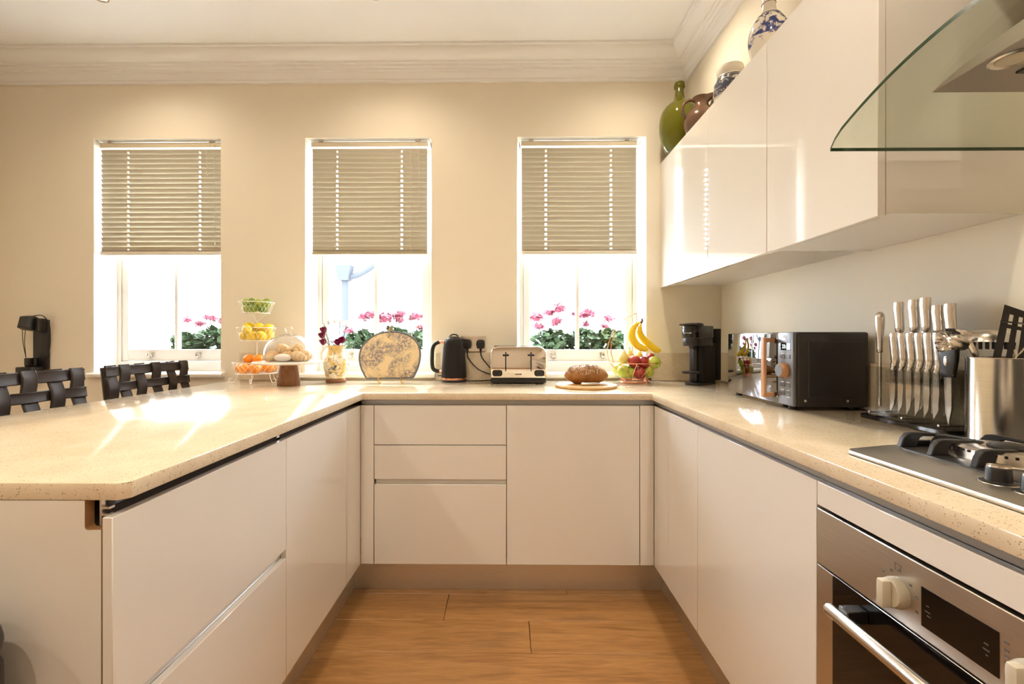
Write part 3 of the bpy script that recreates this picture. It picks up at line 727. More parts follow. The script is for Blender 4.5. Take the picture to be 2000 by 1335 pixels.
# ---- coffee machine
cm = thing('coffee_machine', 'small black pod coffee machine in the corner by the microwave', 'coffee machine', (1.018, 2.44, WT), local=True, rz=math.radians(-54))
obj('base', prism(B(), rrect(-0.05, 0.05, -0.085, 0.115, 0.045, 8), XY, 0.0005, 0.014, 0.003, 2), 'black_plastic', cm)
obj('column', prism(B(), rrect(-0.048, 0.048, -0.03, 0.10, 0.03, 8), XY, 0.014, 0.222, 0.002, 1), 'black_matt', cm)
hdp = rrect(-0.055, 0.055, -0.105, 0.085, 0.05, 9)
head = obj('head', prism(B(), hdp, XY, 0.248, 0.312, 0.004, 2), 'black_gloss', cm)
obj('brew_unit', prism(B(), rrect(-0.052, 0.052, -0.10, 0.08, 0.048, 9), XY, 0.206, 0.2475, 0.006, 2), 'black_plastic', cm)
bm = B(); lathe(bm, [(0.052, 0.0), (0.050, 0.008), (0.040, 0.014), (0, 0.015)], 32, (0, -0.05, 0.3125))
obj('lid', bm, 'black_plastic', head)
obj('lid_lever', box(B(), -0.045, 0.045, -0.112, -0.085, 0.3125, 0.3225, 0.004, 2), 'black_gloss', head)
bm = B(); box(bm, -0.020, 0.020, -0.1062, -0.104, 0.273, 0.2745)
for q in (-0.02, 0.02): ell(bm, (q, -0.1062, 0.2738), (0.0035, 0.001, 0.0035), 10, 6)
obj('logo_print', bm, 'print_white', head)
obj('spout', lathe(B(), [(0.014, 0.190), (0.019, 0.207)], 18, (0, -0.06, 0)), 'black_plastic', cm)
obj('cup_tray', prism(B(), rrect(-0.042, 0.042, -0.118, -0.028, 0.04, 8), XY, 0.062, 0.074, 0.003, 2), 'black_plastic', cm)
obj('cup_support', box(B(), -0.014, 0.014, -0.045, -0.028, 0.014, 0.206, 0.004, 2), 'black_plastic', cm)
obj('water_tank', prism(B(), rrect(-0.044, 0.044, 0.101, 0.155, 0.02, 6), XY, 0.02, 0.298, 0.003, 2), 'black_matt', cm)
# ---- kettle
KX, KY = -0.307, 2.588
kt = thing('kettle', 'matt black electric kettle with copper fittings between the middle and right windows', 'kettle', (KX, KY, WT))
c_ = (KX, KY, WT)
obj('power_base', lathe(B(), [(0.074, 0.0005), (0.076, 0.006), (0.074, 0.013)], 40, c_), 'black_plastic', kt)
obj('copper_band', lathe(B(), [(0.073, 0.0135), (0.0735, 0.018), (0.0725, 0.024)], 40, c_), 'copper', kt)
prb = [(0.072, 0.0245), (0.071, 0.05), (0.067, 0.11), (0.062, 0.17), (0.0575, 0.215), (0.054, 0.232), (0.050, 0.240), (0.046, 0.243)]
kb_ = obj('body', lathe(B(), prb, 48, c_), 'black_matt', kt)
obj('lid', lathe(B(), [(0.044, 0.2432), (0.040, 0.250), (0.024, 0.257), (0, 0.259)], 40, c_), 'black_gloss', kt)
obj('lid_loop', tube(B(), spline([(KX-0.026, KY, WT+0.252), (KX-0.016, KY, WT+0.2645), (KX, KY, WT+0.268), (KX+0.016, KY, WT+0.2645), (KX+0.026, KY, WT+0.252)], 5), 0.0042, 8), 'black_plastic', kt)
bm = B(); prism(bm, [(0.045, 0.243), (0.082, 0.238), (0.078, 0.230), (0.058, 0.195), (0.048, 0.2)], lambda u, v, w: (KX+u, KY+w*(1.25-u*9), WT+v), -0.026, 0.026)
obj('spout', bm, 'black_matt', kt)
hx_ = [(KX-0.060, 0.226), (KX-0.082, 0.226), (KX-0.108, 0.214), (KX-0.122, 0.188), (KX-0.125, 0.15), (KX-0.125, 0.10), (KX-0.118, 0.072), (KX-0.098, 0.060), (KX-0.082, 0.060)]
obj('handle', tube(B(), spline([(x, KY, WT+z) for x, z in hx_[1:]], 6), 0.0115, 12), 'black_plastic', kt)
for zz, xa, xb_ in ((0.226, KX-0.084, KX-0.055), (0.058, KX-0.086, KX-0.066)):
    obj('copper_mount', tube(B(), [(xa, KY, WT+zz), (xb_, KY, WT+zz)], 0.0105, 14), 'copper', kt)
obj('gauge', box(B(), KX-0.0755, KX-0.060, KY-0.009, KY+0.009, WT+0.085, WT+0.20, 0.003, 2), 'frosted_plate', kt)
obj('switch', box(B(), KX-0.094, KX-0.068, KY-0.008, KY+0.008, WT+0.031, WT+0.036, 0.002, 1), 'black_plastic', kt)
# ---- toaster
TX = 0.056; TY0, TY1 = 2.445, 2.63; hw = 0.152
ts = thing('toaster', 'chrome four-slice toaster with two black levers in front of the double socket', 'toaster', (TX, 2.54, WT))
sh = [(-hw, 0.030)] + [(-hw, 0.15)] + arc(-hw+0.045, 0.158, 0.045, 180, 90, 8) + arc(hw-0.045, 0.158, 0.045, 90, 0, 8) + [(hw, 0.15), (hw, 0.030)]
tb = obj('body', prism(B(), [(TX+u, WT+v) for u, v in sh], XZ, TY0, TY1, 0.010, 3), 'chrome', ts, ang=30)
obj('base', box(B(), TX-hw+0.003, TX+hw-0.003, TY0+0.004, TY1-0.004, WT+0.006, WT+0.0295, 0.003, 2), 'black_plastic', ts)
bm = B()
for q in (-0.12, 0.12):
    for yy in (TY0+0.03, TY1-0.03): box(bm, TX+q-0.016, TX+q+0.016, yy-0.012, yy+0.012, WT+0.0005, WT+0.0065)
obj('feet', bm, 'black_plastic', ts)
for q in (-0.068, 0.068):
    obj('lever_slot', box(B(), TX+q-0.003, TX+q+0.003, TY0-0.0012, TY0+0.002, WT+0.070, WT+0.172), 'black_matt', tb)
    obj('lever', box(B(), TX+q-0.017, TX+q+0.017, TY0-0.022, TY0-0.0013, WT+0.150, WT+0.162, 0.004, 2), 'black_plastic', tb)
    qx = TX + (-0.113 if q < 0 else 0.113)
    dl = obj('dial_plate', prism(B(), rrect(qx-0.027, qx+0.027, WT+0.042, WT+0.076, 0.014), XZ, TY0-0.0016, TY0+0.002), 'black_gloss', tb)
    obj('dial', lathe(B(), [(0.0125, 0.0), (0.0115, 0.012), (0, 0.0125)], 24, mat=Matrix.Translation((qx, TY0-0.0018, WT+0.059)) @ Matrix.Rotation(PI/2, 4, 'X')), 'black_plastic', dl)
    bm = B()
    for a_ in range(0, 360, 45): ell(bm, (qx+0.018*math.cos(math.radians(a_)), TY0-0.0018, WT+0.059+0.0135*math.sin(math.radians(a_))), (0.0011, 0.0005, 0.0011), 6, 4)
    obj('dial_print', bm, 'print_white', dl)
for yy in (TY0+0.055, TY0+0.13):
    for q in (-0.075, 0.075): obj('bread_slot', box(B(), TX+q-0.058, TX+q+0.058, yy-0.014, yy+0.014, WT+0.2005, WT+0.2036), 'black_matt', tb)
obj('badge', box(B(), TX-0.018, TX+0.018, TY0-0.001, TY0+0.001, WT+0.050, WT+0.056), 'print_grey', tb)
# ---- double socket with plugs and flexes
sk = thing('double_socket', 'brushed steel double wall socket behind the kettle', 'socket', (-0.205, YW-0.01, 1.10))
obj('plate', box(B(), -0.279, -0.133, YW-0.0075, YW-0.0008, 1.096, 1.188, 0.002, 1), 'satin_steel', sk)
for q in (-0.242, -0.170): obj('switch', box(B(), q-0.007, q+0.007, YW-0.0105, YW-0.0076, 1.160, 1.180, 0.001, 1), 'satin_steel', sk)
pl = []
for q, lb in ((-0.238, 'black plug in the left half of the socket, next to the kettle'), (-0.160, 'black plug in the right half of the socket')):
    p_ = thing('plug', lb, 'plug', (q, YW-0.01, 1.115), 'plugs in the socket')
    sh = [(-0.020, 0.0), (0.020, 0.0), (0.026, 0.025), (0.022, 0.045), (0.010, 0.052), (-0.010, 0.052), (-0.022, 0.045), (-0.026, 0.025)]
    obj('plug_body', prism(B(), [(q+u, 1.115+v) for u, v in sh], XZ, YW-0.040, YW-0.0115, 0.005, 2), 'black_plastic', p_)
    obj('cable_grip', tube(B(), [(q, YW-0.026, 1.116), (q, YW-0.026, 1.098)], [0.007, 0.005], 10), 'black_plastic', p_)
fx = tube(B(), spline([(-0.238, YW-0.026, 1.097), (-0.228, YW-0.03, 1.055), (-0.18, YW-0.035, 1.00), (-0.125, YW-0.038, 0.972), (-0.085, YW-0.03, 0.962), (-0.06, YW-0.028, 0.95)], 6), 0.0036, 8)
tag(obj('toaster_flex', fx, 'black_plastic'), 'black flex curving from the left plug down behind the toaster', 'cable')
fx = tube(B(), spline([(-0.160, YW-0.026, 1.097), (-0.150, YW-0.03, 1.06), (-0.11, YW-0.035, 1.01), (-0.08, YW-0.035, 0.975), (-0.07, YW-0.03, 0.94), (-0.09, YW-0.04, 0.9335), (-0.14, 2.60, 0.9325), (-0.20, 2.585, 0.9325), (-0.227, 2.585, 0.9325)], 6), 0.0036, 8)
tag(obj('kettle_flex', fx, 'black_plastic'), 'black flex from the right plug running along the worktop to the kettle base', 'cable')
# ================================================================== BLINDS
def blind(a, b, tilt, label, lad, bottom, cords, nsl=21, jitter=0.0):
    Yb = 2.715; cx = (a+b)/2
    t = thing('venetian_blind', label, 'blind', (cx, Yb, 1.68), 'venetian blinds')
    bm = B(); box(bm, a, b, Yb-0.013, Yb+0.013, 2.316, 2.345, 0.002, 1)
    hr = obj('headrail', bm, 'blind_rail', t)
    bm = B()
    for q in (a+0.06, b-0.06): box(bm, q-0.012, q+0.012, Yb-0.016, Yb+0.012, 2.3455, 2.356, 0.001, 1)
    obj('bracket', bm, 'satin_steel', hr)
    w2 = 0.0175; th = math.radians(tilt)
    cs = []
    for i in range(7):
        s = -1 + 2*i/6; u = s*w2; c = 0.0028*(1-s*s)
        # closed upwards: the room-side edge is the high one, the belly faces the room
        cs.append((u*math.cos(th) - c*math.sin(th), -u*math.sin(th) - c*math.cos(th)))
    L = (b-a)/2 - 0.004
    hx = [l-cx for l in lad]; e = 0.0055
    xs = [-L, hx[0]-e, hx[0]+e, hx[1]-e, hx[1]+e, L]
    bm = B()
    g = [[bm.verts.new((x, y, z)) for y, z in cs] for x in xs]
    for i in range(5):
        for j in range(6):
            if i in (1, 3) and j in (2, 3): continue
            bm.faces.new((g[i][j], g[i+1][j], g[i+1][j+1], g[i][j+1]))
    sm = finish(bm, 'slat', 'blind_slat', 60)
    pitch = (2.296-1.712)/(nsl-1)
    for k in range(nsl):
        z = 2.290 - k*pitch
        o = shared('slat', sm, (cx, Yb, z), t, rot=(math.radians(random.uniform(-jitter, jitter)), 0, 0))
    if bottom == 'stack':
        for k in range(3):
            obj('slat', box(B(), a+0.003, b-0.003, Yb-0.017, Yb+0.017, 1.7005-k*0.0065, 1.7035-k*0.0065, 0.0012, 1), 'blind_rail', t)
        obj('bottom_rail', box(B(), a+0.002, b-0.002, Yb-0.012, Yb+0.012, 1.674, 1.686, 0.003, 2), 'blind_rail', t)
    else:
        obj('slat', box(B(), a+0.003, b-0.003, Yb-0.017, Yb+0.017, 1.6985, 1.7015, 0.0012, 1), 'blind_rail', t)
        obj('bottom_rail', box(B(), a+0.001, b-0.001, Yb-0.014, Yb+0.014, 1.672, 1.697, 0.006, 3), 'blind_rail_white', t)
    for l in lad:
        bm = B()
        for dy in (-0.0125, 0.0125): tube(bm, [(l, Yb+dy, 2.317), (l, Yb+dy, 1.69)], 0.0008, 5)
        for k in range(nsl):
            z = 2.290 - k*pitch; tube(bm, [(l, Yb-0.0125, z-0.010), (l, Yb+0.0125, z-0.004)], 0.0006, 4)
        obj('ladder_cord', bm, 'cord', t)
    for x, z, name in cords:
        bm = B(); tube(bm, spline([(x, Yb-0.016, 2.33), (x+0.002, Yb-0.019, 2.2), (x+0.004, Yb-0.019, (2.3+z)/2), (x+0.006, Yb-0.018, z)], 6), 0.0011, 5)
        lathe(bm, [(0.002, 0.016), (0.0045, 0.0), (0.003, -0.002)], 8, (x+0.006, Yb-0.018, z-0.012))
        obj(name, bm, 'cord', t)
blind(-2.449, -1.716, 65, 'cream venetian blind over the left window with slats half tilted', (-2.283, -1.849), 'rail', ((-1.80, 2.16, 'pull_cord'), (-1.755, 1.74, 'tilt_cord')), jitter=1.0)
blind(-1.174, -0.478, 74, 'cream venetian blind over the middle window with stacked slats at its bottom', (-1.021, -0.634), 'stack', ((-0.577, 1.20, 'pull_cord'), (-0.53, 1.25, 'tilt_cord')), jitter=3.5)
blind(0.078, 0.765, 74, 'cream venetian blind over the right window with closed slats', (0.226, 0.612), 'rail', (), jitter=3.0)

# ================================================================== BAR STOOLS
def stool(label, cy):
    t = thing('bar_stool', label, 'stool', (-1.525, cy, 0.0), 'bar stools at the peninsula', local=True)
    # faces +x; woven back on -x
    def bx(y, z): return -0.190 - 0.045*(z-0.66)/0.39 - 0.018*(1-(y/0.255)**2)
    vy = [-0.225, -0.145, -0.05, 0.05, 0.145, 0.225]; hz_ = [1.027-0.072*i for i in range(6)]
    def ribbon(pts, nrm, wid, half):
        bm = B(); R = []
        for p, n in zip(pts, nrm):
            p = Vector(p); n = Vector(n); w = Vector(wid)*half
            R.append([bm.verts.new(p+w*a_+n*b_) for a_, b_ in ((1, 0.0025), (0.86, 0.0052), (0.68, 0.0032), (-0.68, 0.0032), (-0.86, 0.0052), (-1, 0.0025), (-1, -0.002), (1, -0.002))])
        for A, C in zip(R, R[1:]):
            for k in range(8): bm.faces.new((A[k], A[(k+1) % 8], C[(k+1) % 8], C[k]))
        bm.faces.new(R[0]); bm.faces.new(R[-1][::-1]); return bm
    for i, y in enumerate(vy):
        key = []
        key.append((1.054, 0.001)); 
        for k, z in enumerate(hz_): key.append((z, 0.0062*(1 if (i+k) % 2 else -1)))
        key.append((0.635, 0.0))
        zs = []; 
        for (za, oa), (zb_, ob) in zip(key, key[1:]):
            for q in range(5):
                f = q/5; f2 = f*f*(3-2*f); zs.append((za+(zb_-za)*f, oa+(ob-oa)*f2))
        zs.append(key[-1])
        pts = [(bx(y, z)+o_, y, z) for z, o_ in zs]
        obj('upright_strap', ribbon(pts, [(1, 0, 0.1)]*len(pts), (0, 1, 0), 0.0285), 'leather', t)
    for k, z in enumerate(hz_):
        hh = 0.023 if k == 0 else 0.0205
        key = [(-0.255, 0.0)] + [(y, -0.0062*(1 if (i+k) % 2 else -1)) for i, y in enumerate(vy)] + [(0.255, 0.0)]
        ps_ = []
        for (ya, oa), (yb, ob) in zip(key, key[1:]):
            for q in range(5):
                f = q/5; f2 = f*f*(3-2*f); ps_.append((ya+(yb-ya)*f, oa+(ob-oa)*f2))
        ps_.append(key[-1])
        pts = [(bx(y, z)+o_, y, z) for y, o_ in ps_]
        obj('cross_strap', ribbon(pts, [(1, 0, 0.1)]*len(pts), (-0.1, 0, 1), hh), 'leather', t)
    for s in (-1, 1):
        y = s*0.248
        obj('back_post', tube(B(), [(bx(y, z)-0.012, y, z) for z in (1.045, 0.9, 0.75, 0.62)], 0.012, 8), 'dark_wood', t)
    obj('seat', box(B(), -0.20, 0.215, -0.235, 0.235, 0.61, 0.665, 0.015, 3), 'leather', t)
    for sx in (-1, 1):
        for sy in (-1, 1):
            x, y = (0.185 if sx > 0 else -0.18), sy*0.205
            obj('leg', tube(B(), [(x+sx*0.02, y+sy*0.02, 0.001), (x+sx*0.008, y+sy*0.008, 0.3), (x, y, 0.611)], [0.016, 0.019, 0.021], 8), 'dark_wood', t)
    obj('footrest', tube(B(), [(0.197, -0.20, 0.22), (0.197, 0.20, 0.22)], 0.011, 8), 'dark_wood', t)
    for s in (-1, 1): obj('stretcher', tube(B(), [(-0.19, s*0.216, 0.30), (0.19, s*0.216, 0.30)], 0.010, 8), 'dark_wood', t)
    return t
stool('dark woven leather bar stool nearest the camera at the left frame edge', 1.612)
stool('dark woven leather bar stool below the left window', 2.222)

# ================================================================== WALL DEVICE, BIN
wd = thing('wall_device', 'black wall-mounted device with hooded head, ledge and thin cords left of the left window', 'wall device', (-2.775, 2.63, 0.955))
obj('back_plate', box(B(), -2.815, -2.725, YW-0.016, YW-0.0008, 0.99, 1.285, 0.004, 2), 'graphite', wd)
hp_ = [(2.660, 1.215), (2.600, 1.222), (2.572, 1.236), (2.588, 1.300), (2.612, 1.306), (2.660, 1.285)]
hh_ = obj('head', prism(B(), hp_, YZ, -2.812, -2.752, 0.004, 2), 'black_plastic', wd)
obj('head_side', box(B(), -2.7515, -2.727, 2.612, 2.663, 1.213, 1.290, 0.004, 2), 'black_plastic', wd)
obj('head_screw', lathe(B(), [(0.006, 0), (0.005, 0.003), (0, 0.003)], 10, mat=Matrix.Translation((-2.775, 2.584, 1.25)) @ Matrix.Rotation(PI/2, 4, 'X')), 'satin_steel', hh_)
obj('ledge', box(B(), -2.835, -2.745, 2.585, 2.663, 0.955, 1.008, 0.005, 2), 'black_plastic', wd)
obj('holder', lathe(B(), [(0.026, 1.010), (0.030, 1.02), (0.030, 1.058), (0.026, 1.06)], 20, (-2.785, 2.628, 0)), 'black_gloss', wd)
for q, z in ((-2.808, 1.222), (-2.79, 1.222)): obj('cord', tube(B(), spline([(q, 2.60, z), (q*0.5-2.80*0.5, 2.60, 1.15), (-2.797, 2.61, 1.06)], 5), 0.0017, 6), 'black_plastic', wd)
obj('cable', tube(B(), spline([(-2.775, 2.62, 1.302), (-2.735, 2.64, 1.308), (-2.712, 2.655, 1.27), (-2.705, 2.66, 1.20), (-2.715, 2.665, 1.11), (-2.735, 2.66, 1.05)], 6), 0.0026, 6), 'black_plastic', wd)
bn = thing('bin', 'dark brown rounded bin standing by the near end panel of the peninsula', 'bin', (-0.93, 0.58, 0.0))
obj('body', prism(B(), rrect(-1.10, -0.792, 0.44, 0.74, 0.06, 6), XY, 0.001, 0.66, 0.006, 2), 'dark_wood', bn)
obj('lid', prism(B(), rrect(-1.10, -0.792, 0.44, 0.74, 0.06, 6), XY, 0.6605, 0.728, 0.03, 4), 'dark_wood', bn)

# ================================================================== ON THE WALL CUPBOARDS
CT = 2.2008
dj = thing('demijohn', 'big round green glass demijohn on the cupboard by the right window', 'bottle', (0.955, 2.545, CT), local=True)
pf = [(0.0, 0.012), (0.045, 0.0005), (0.066, 0.004), (0.084, 0.035), (0.100, 0.085), (0.1075, 0.135), (0.1065, 0.185), (0.095, 0.230), (0.072, 0.262), (0.046, 0.282), (0.031, 0.30), (0.025, 0.325), (0.0225, 0.362)]
sm_ = spline([(r, 0, z) for r, z in pf[2:]], 4); pf2 = pf[:2] + [(v_.x, v_.z) for v_ in sm_]
inner = [(max(r-0.004, 0.0), z+(0.004 if z < 0.05 else 0)) for r, z in pf2][::-1]
obj('body', lathe(B(), pf2 + inner, 48, cap=False), 'green_glass', dj, ang=60)
obj('rim', lathe(B(), [(0.0228, 0.360), (0.0285, 0.364), (0.0295, 0.374), (0.027, 0.392), (0.0235, 0.394), (0.020, 0.39), (0.0188, 0.361)], 36, cap=False), 'green_glass', dj, ang=60)
bj = thing('brown_jug', 'brown glazed pottery jug with loop handle next to the green demijohn', 'jug', (0.985, 2.335, CT), local=True, rz=math.radians(0))
pf = [(0.0, 0.0005), (0.05, 0.0005), (0.068, 0.02), (0.082, 0.06), (0.078, 0.10), (0.055, 0.135), (0.038, 0.155), (0.034, 0.175), (0.040, 0.195), (0.042, 0.20)]
sm_ = spline([(r, 0, z) for r, z in pf[1:]], 4); pf2 = pf[:1] + [(v_.x, v_.z) for v_ in sm_]
bm = lathe(B(), pf2 + [(max(r-0.005, 0.001), z) for r, z in pf2[-10:]][::-1], 40, cap=False)
for v_ in bm.verts:      # pull a pouring lip towards +x
    if v_.co.z > 0.172 and v_.co.x > 0.015: v_.co.x += 0.035*(v_.co.z-0.172)/0.028; v_.co.z += 0.012*(v_.co.z-0.172)/0.028
obj('body', bm, 'brown_glaze', bj, ang=60)
obj('handle', tube(B(), spline([(-0.034, 0, 0.180), (-0.055, 0, 0.188), (-0.085, 0, 0.170), (-0.094, 0, 0.135), (-0.078, 0, 0.098)], 6), 0.0075, 10), 'brown_glaze', bj)
wj = thing('patterned_jar', 'white pottery jar with dark blue patterned band on the middle cupboard', 'jar', (0.990, 2.04, CT), local=True)
pf = [(0.0, 0.0005), (0.045, 0.0005), (0.062, 0.02), (0.070, 0.06), (0.066, 0.105), (0.052, 0.130), (0.048, 0.142), (0.054, 0.150), (0.056, 0.165), (0.053, 0.178), (0.048, 0.180), (0.046, 0.14), (0.0, 0.12)]
obj('body', lathe(B(), pf, 40, cap=False), 'jar_glaze', wj)
bm = B()
for z, r in ((0.131, 0.0525), (0.045, 0.0685)): tube(bm, [(r*math.cos(q), r*math.sin(q), z) for q in [2*PI*i/32 for i in range(32)]], 0.0012, 5, closed=True)
obj('blue_lines', bm, 'ink_line', wj)
vs = thing('blue_vase', 'tall white bottle vase with blue painted flowers on the middle cupboard', 'vase', (0.968, 1.70, CT), local=True)
pf = [(0.0, 0.0005), (0.042, 0.0005), (0.056, 0.02), (0.067, 0.055), (0.069, 0.09), (0.062, 0.125), (0.046, 0.155), (0.030, 0.172), (0.0235, 0.195), (0.0225, 0.235), (0.0215, 0.29), (0.023, 0.32), (0.028, 0.335)]
sm_ = spline([(r, 0, z) for r, z in pf[1:]], 4); pf2 = pf[:1] + [(v_.x, v_.z) for v_ in sm_]
obj('body', lathe(B(), pf2 + [(0.024, 0.333), (0.018, 0.30), (0.0, 0.29)], 40, cap=False), 'vase_glaze', vs, ang=60)
bm = B()
for z, r in ((0.212, 0.0234), (0.163, 0.0395)): tube(bm, [(r*math.cos(q), r*math.sin(q), z) for q in [2*PI*i/32 for i in range(32)]], 0.0011, 5, closed=True)
obj('blue_lines', bm, 'ink_line', vs)

# ================================================================== FRUIT STAND
FX, FY = -1.405, 2.53
fs = thing('fruit_stand', 'three-tier cream wire fruit stand in front of the wall between two windows', 'fruit stand', (FX, FY, WT))
def ring(bm, r, z, w, n=32, cx=FX, cy=FY): tube(bm, [(cx+r*math.cos(2*PI*i/n), cy+r*math.sin(2*PI*i/n), z) for i in range(n)], w, 6, closed=True)
TIER = [(0.120, 0.104, 1.041, 0.980), (0.098, 0.080, 1.232, 1.160), (0.089, 0.066, 1.374, 1.314)]
for R1, R0, zt, zb_ in TIER:
    bm = B(); ring(bm, R1, zt, 0.002); ring(bm, R0, zb_, 0.0018)
    nl = 22
    for i in range(nl):
        for s in (-1, 1):
            p_ = []
            for q in range(6):
                f = q/5; a_ = 2*PI*(i+s*1.5*f)/nl; r = R0+(R1-R0)*f; p_.append((FX+r*math.cos(a_), FY+r*math.sin(a_), zb_+(zt-zb_)*f))
            tube(bm, p_, 0.0007, 4)
    for i in range(8):
        a_ = PI*i/8; tube(bm, [(FX-R0*math.cos(a_), FY-R0*math.sin(a_), zb_), (FX+R0*math.cos(a_), FY+R0*math.sin(a_), zb_)], 0.0011, 5)
    obj('wire_basket', bm, 'white_wire', fs)
obj('pole', tube(B(), [(FX, FY, 0.979), (FX, FY, 1.27)], 0.0028, 8), 'white_wire', fs)
bm = B()
for a_ in (20, 140, 260):
    c, s = math.cos(math.radians(a_)), math.sin(math.radians(a_)); tube(bm, spline([(FX, FY, 1.262), (FX+0.02*c, FY+0.02*s, 1.285), (FX+0.05*c, FY+0.05*s, 1.314)], 4), 0.0018, 6)
obj('tier_brace', bm, 'white_wire', fs)
for a_ in (-160, -75, -20, 60, 130):
    c, s = math.cos(math.radians(a_)), math.sin(math.radians(a_))
    pr_ = [(0.095, 0.980), (0.100, 0.955), (0.112, 0.934), (0.126, 0.9312), (0.137, 0.938), (0.138, 0.949), (0.129, 0.954), (0.121, 0.947)]
    obj('scroll_foot', tube(B(), spline([(FX+r*c, FY+r*s, z) for r, z in pr_], 5), 0.0019, 6), 'white_wire', fs)
def fruit_mesh(kind):
    if kind == 'orange': return finish(ell(B(), (0, 0, 0), (0.031, 0.031, 0.0275), 20, 14), 'orange', 'orange_skin', 80)
    if kind == 'lime': 
        bm = lathe(B(), [(0, -0.027), (0.005, -0.0255), (0.013, -0.020), (0.0205, -0.010), (0.0225, 0), (0.0205, 0.010), (0.013, 0.020), (0.005, 0.0255), (0, 0.027)], 20, cap=False); return finish(bm, 'lime', 'lime_skin', 80)
    bm = lathe(B(), [(0, -0.038), (0.005, -0.036), (0.008, -0.031), (0.018, -0.023), (0.0245, -0.012), (0.0265, 0), (0.0245, 0.012), (0.018, 0.023), (0.008, 0.031), (0.005, 0.036), (0, 0.038)], 20, cap=False); return finish(bm, 'lemon', 'lemon_skin', 80)
sets = {
 'lime': (1.3145, 'limes in the top tier of the fruit stand', [
   (-0.038, -0.030, 0.024, 'dark green lime at the left front of the top tier'), (0.004, -0.043, 0.024, 'bright green lime at the front bottom of the top tier'),
   (0.040, -0.022, 0.024, 'lime at the right bottom of the top tier'), (-0.036, 0.020, 0.024, 'lime at the left back bottom of the top tier'),
   (0.028, 0.030, 0.024, 'lime at the right back bottom of the top tier'), (-0.058, -0.004, 0.058, 'lime at the left end of the upper layer in the top tier'),
   (-0.014, -0.026, 0.060, 'yellow-green lime in the middle of the upper layer in the top tier'), (0.024, -0.020, 0.054, 'small lime right of the middle in the top tier'),
   (0.058, -0.010, 0.050, 'lime leaning on the right rim of the top tier'), (0.044, 0.022, 0.062, 'topmost lime at the right back of the top tier')]),
 'lemon': (1.1605, 'lemons in the middle tier of the fruit stand', [
   (-0.056, -0.026, 0.028, 'lemon at the left end of the bottom layer in the middle tier'), (-0.006, -0.048, 0.029, 'lemon at the front of the bottom layer in the middle tier'),
   (0.044, -0.034, 0.028, 'lemon at the right front of the bottom layer in the middle tier'), (0.054, 0.022, 0.028, 'lemon at the right back of the bottom layer in the middle tier'),
   (-0.045, 0.038, 0.028, 'lemon at the left back of the bottom layer in the middle tier'), (0.006, 0.036, 0.028, 'lemon at the back of the bottom layer in the middle tier'),
   (-0.038, 0.002, 0.074, 'topmost lemon on the left of the middle tier'), (0.016, -0.006, 0.076, 'topmost lemon in the centre of the middle tier'), (0.064, -0.004, 0.068, 'topmost lemon on the right of the middle tier'),
   (-0.022, -0.056, 0.062, 'lemon resting on the front rim of the middle tier')]),
 'orange': (0.980, 'oranges in the bottom tier of the fruit stand', [
   (-0.076, -0.022, 0.030, 'orange at the left rim of the bottom tier'), (-0.030, -0.070, 0.030, 'orange at the front left of the bottom tier'), (0.030, -0.070, 0.030, 'orange at the front right of the bottom tier'),
   (0.076, -0.022, 0.030, 'orange at the right rim of the bottom tier'), (-0.052, 0.052, 0.030, 'orange at the left back of the bottom tier'), (0.052, 0.052, 0.030, 'orange at the right back of the bottom tier'),
   (-0.004, 0.008, 0.030, 'orange hidden in the middle of the bottom tier'), (-0.036, -0.012, 0.078, 'orange heaped on the left of the bottom tier'), (0.022, -0.028, 0.079, 'orange heaped on top at the front of the bottom tier'),
   (0.014, 0.036, 0.078, 'orange heaped on top at the back of the bottom tier')])}
for kind, (zb_, grp, lst) in sets.items():
    me = fruit_mesh(kind)
    for dx, dy, dz, lb in lst:
        o = shared(kind, me, (FX+dx, FY+dy, zb_+dz), None, rot=(random.uniform(0.9, 2.2), 0, random.uniform(0, 6.28)) if kind != 'orange' else (random.uniform(-0.5, 0.5), random.uniform(-0.5, 0.5), 0), sc=random.uniform(0.94, 1.06))
        tag(o, lb, kind, grp)

# ================================================================== CAKE STAND
GX, GY = -1.145, 2.365
ck = thing('cake_stand', 'cake stand with tapered dark wood foot and pale plate next to the fruit stand', 'cake stand', (GX, GY, WT))
obj('foot', lathe(B(), [(0.055, 0.0005), (0.056, 0.004), (0.055, 0.032), (0.052, 0.036), (0.040, 0.112), (0.0, 0.112)], 40, (GX, GY, WT)), 'walnut', ck)
obj('plate', lathe(B(), [(0.0, 0.1125), (0.150, 0.1125), (0.170, 0.118), (0.172, 0.123), (0.169, 0.127), (0.0, 0.127)], 56, (GX, GY, WT)), 'frosted_plate', ck)
dm = thing('cake_dome', 'clear glass dome with round knob over the pastries', 'glass dome', (GX, GY, WT+0.1275))
pf = [(0.122, 0.0005), (0.1225, 0.02), (0.120, 0.05), (0.111, 0.082), (0.094, 0.108), (0.068, 0.127), (0.036, 0.138), (0.014, 0.141)]
sm_ = [(v_.x, v_.z) for v_ in spline([(r, 0, z) for r, z in pf], 4)]
obj('bell', lathe(B(), sm_ + [(r-0.003, z-0.001) for r, z in sm_][::-1], 56, (GX, GY, WT+0.1275), cap=False), 'dome_glass', dm, ang=60)
obj('knob', lathe(B(), [(0.012, 0.1405), (0.009, 0.148), (0.016, 0.158), (0.019, 0.168), (0.015, 0.178), (0.0, 0.182)], 28, (GX, GY, WT+0.1275)), 'dome_glass', dm, ang=60)
ps_ = [(-0.062, -0.028, 0.0), (0.004, -0.072, 1), (0.066, -0.030, 0), (0.056, 0.046, 0), (-0.052, 0.050, 0), (0.0, 0.0, 0)]
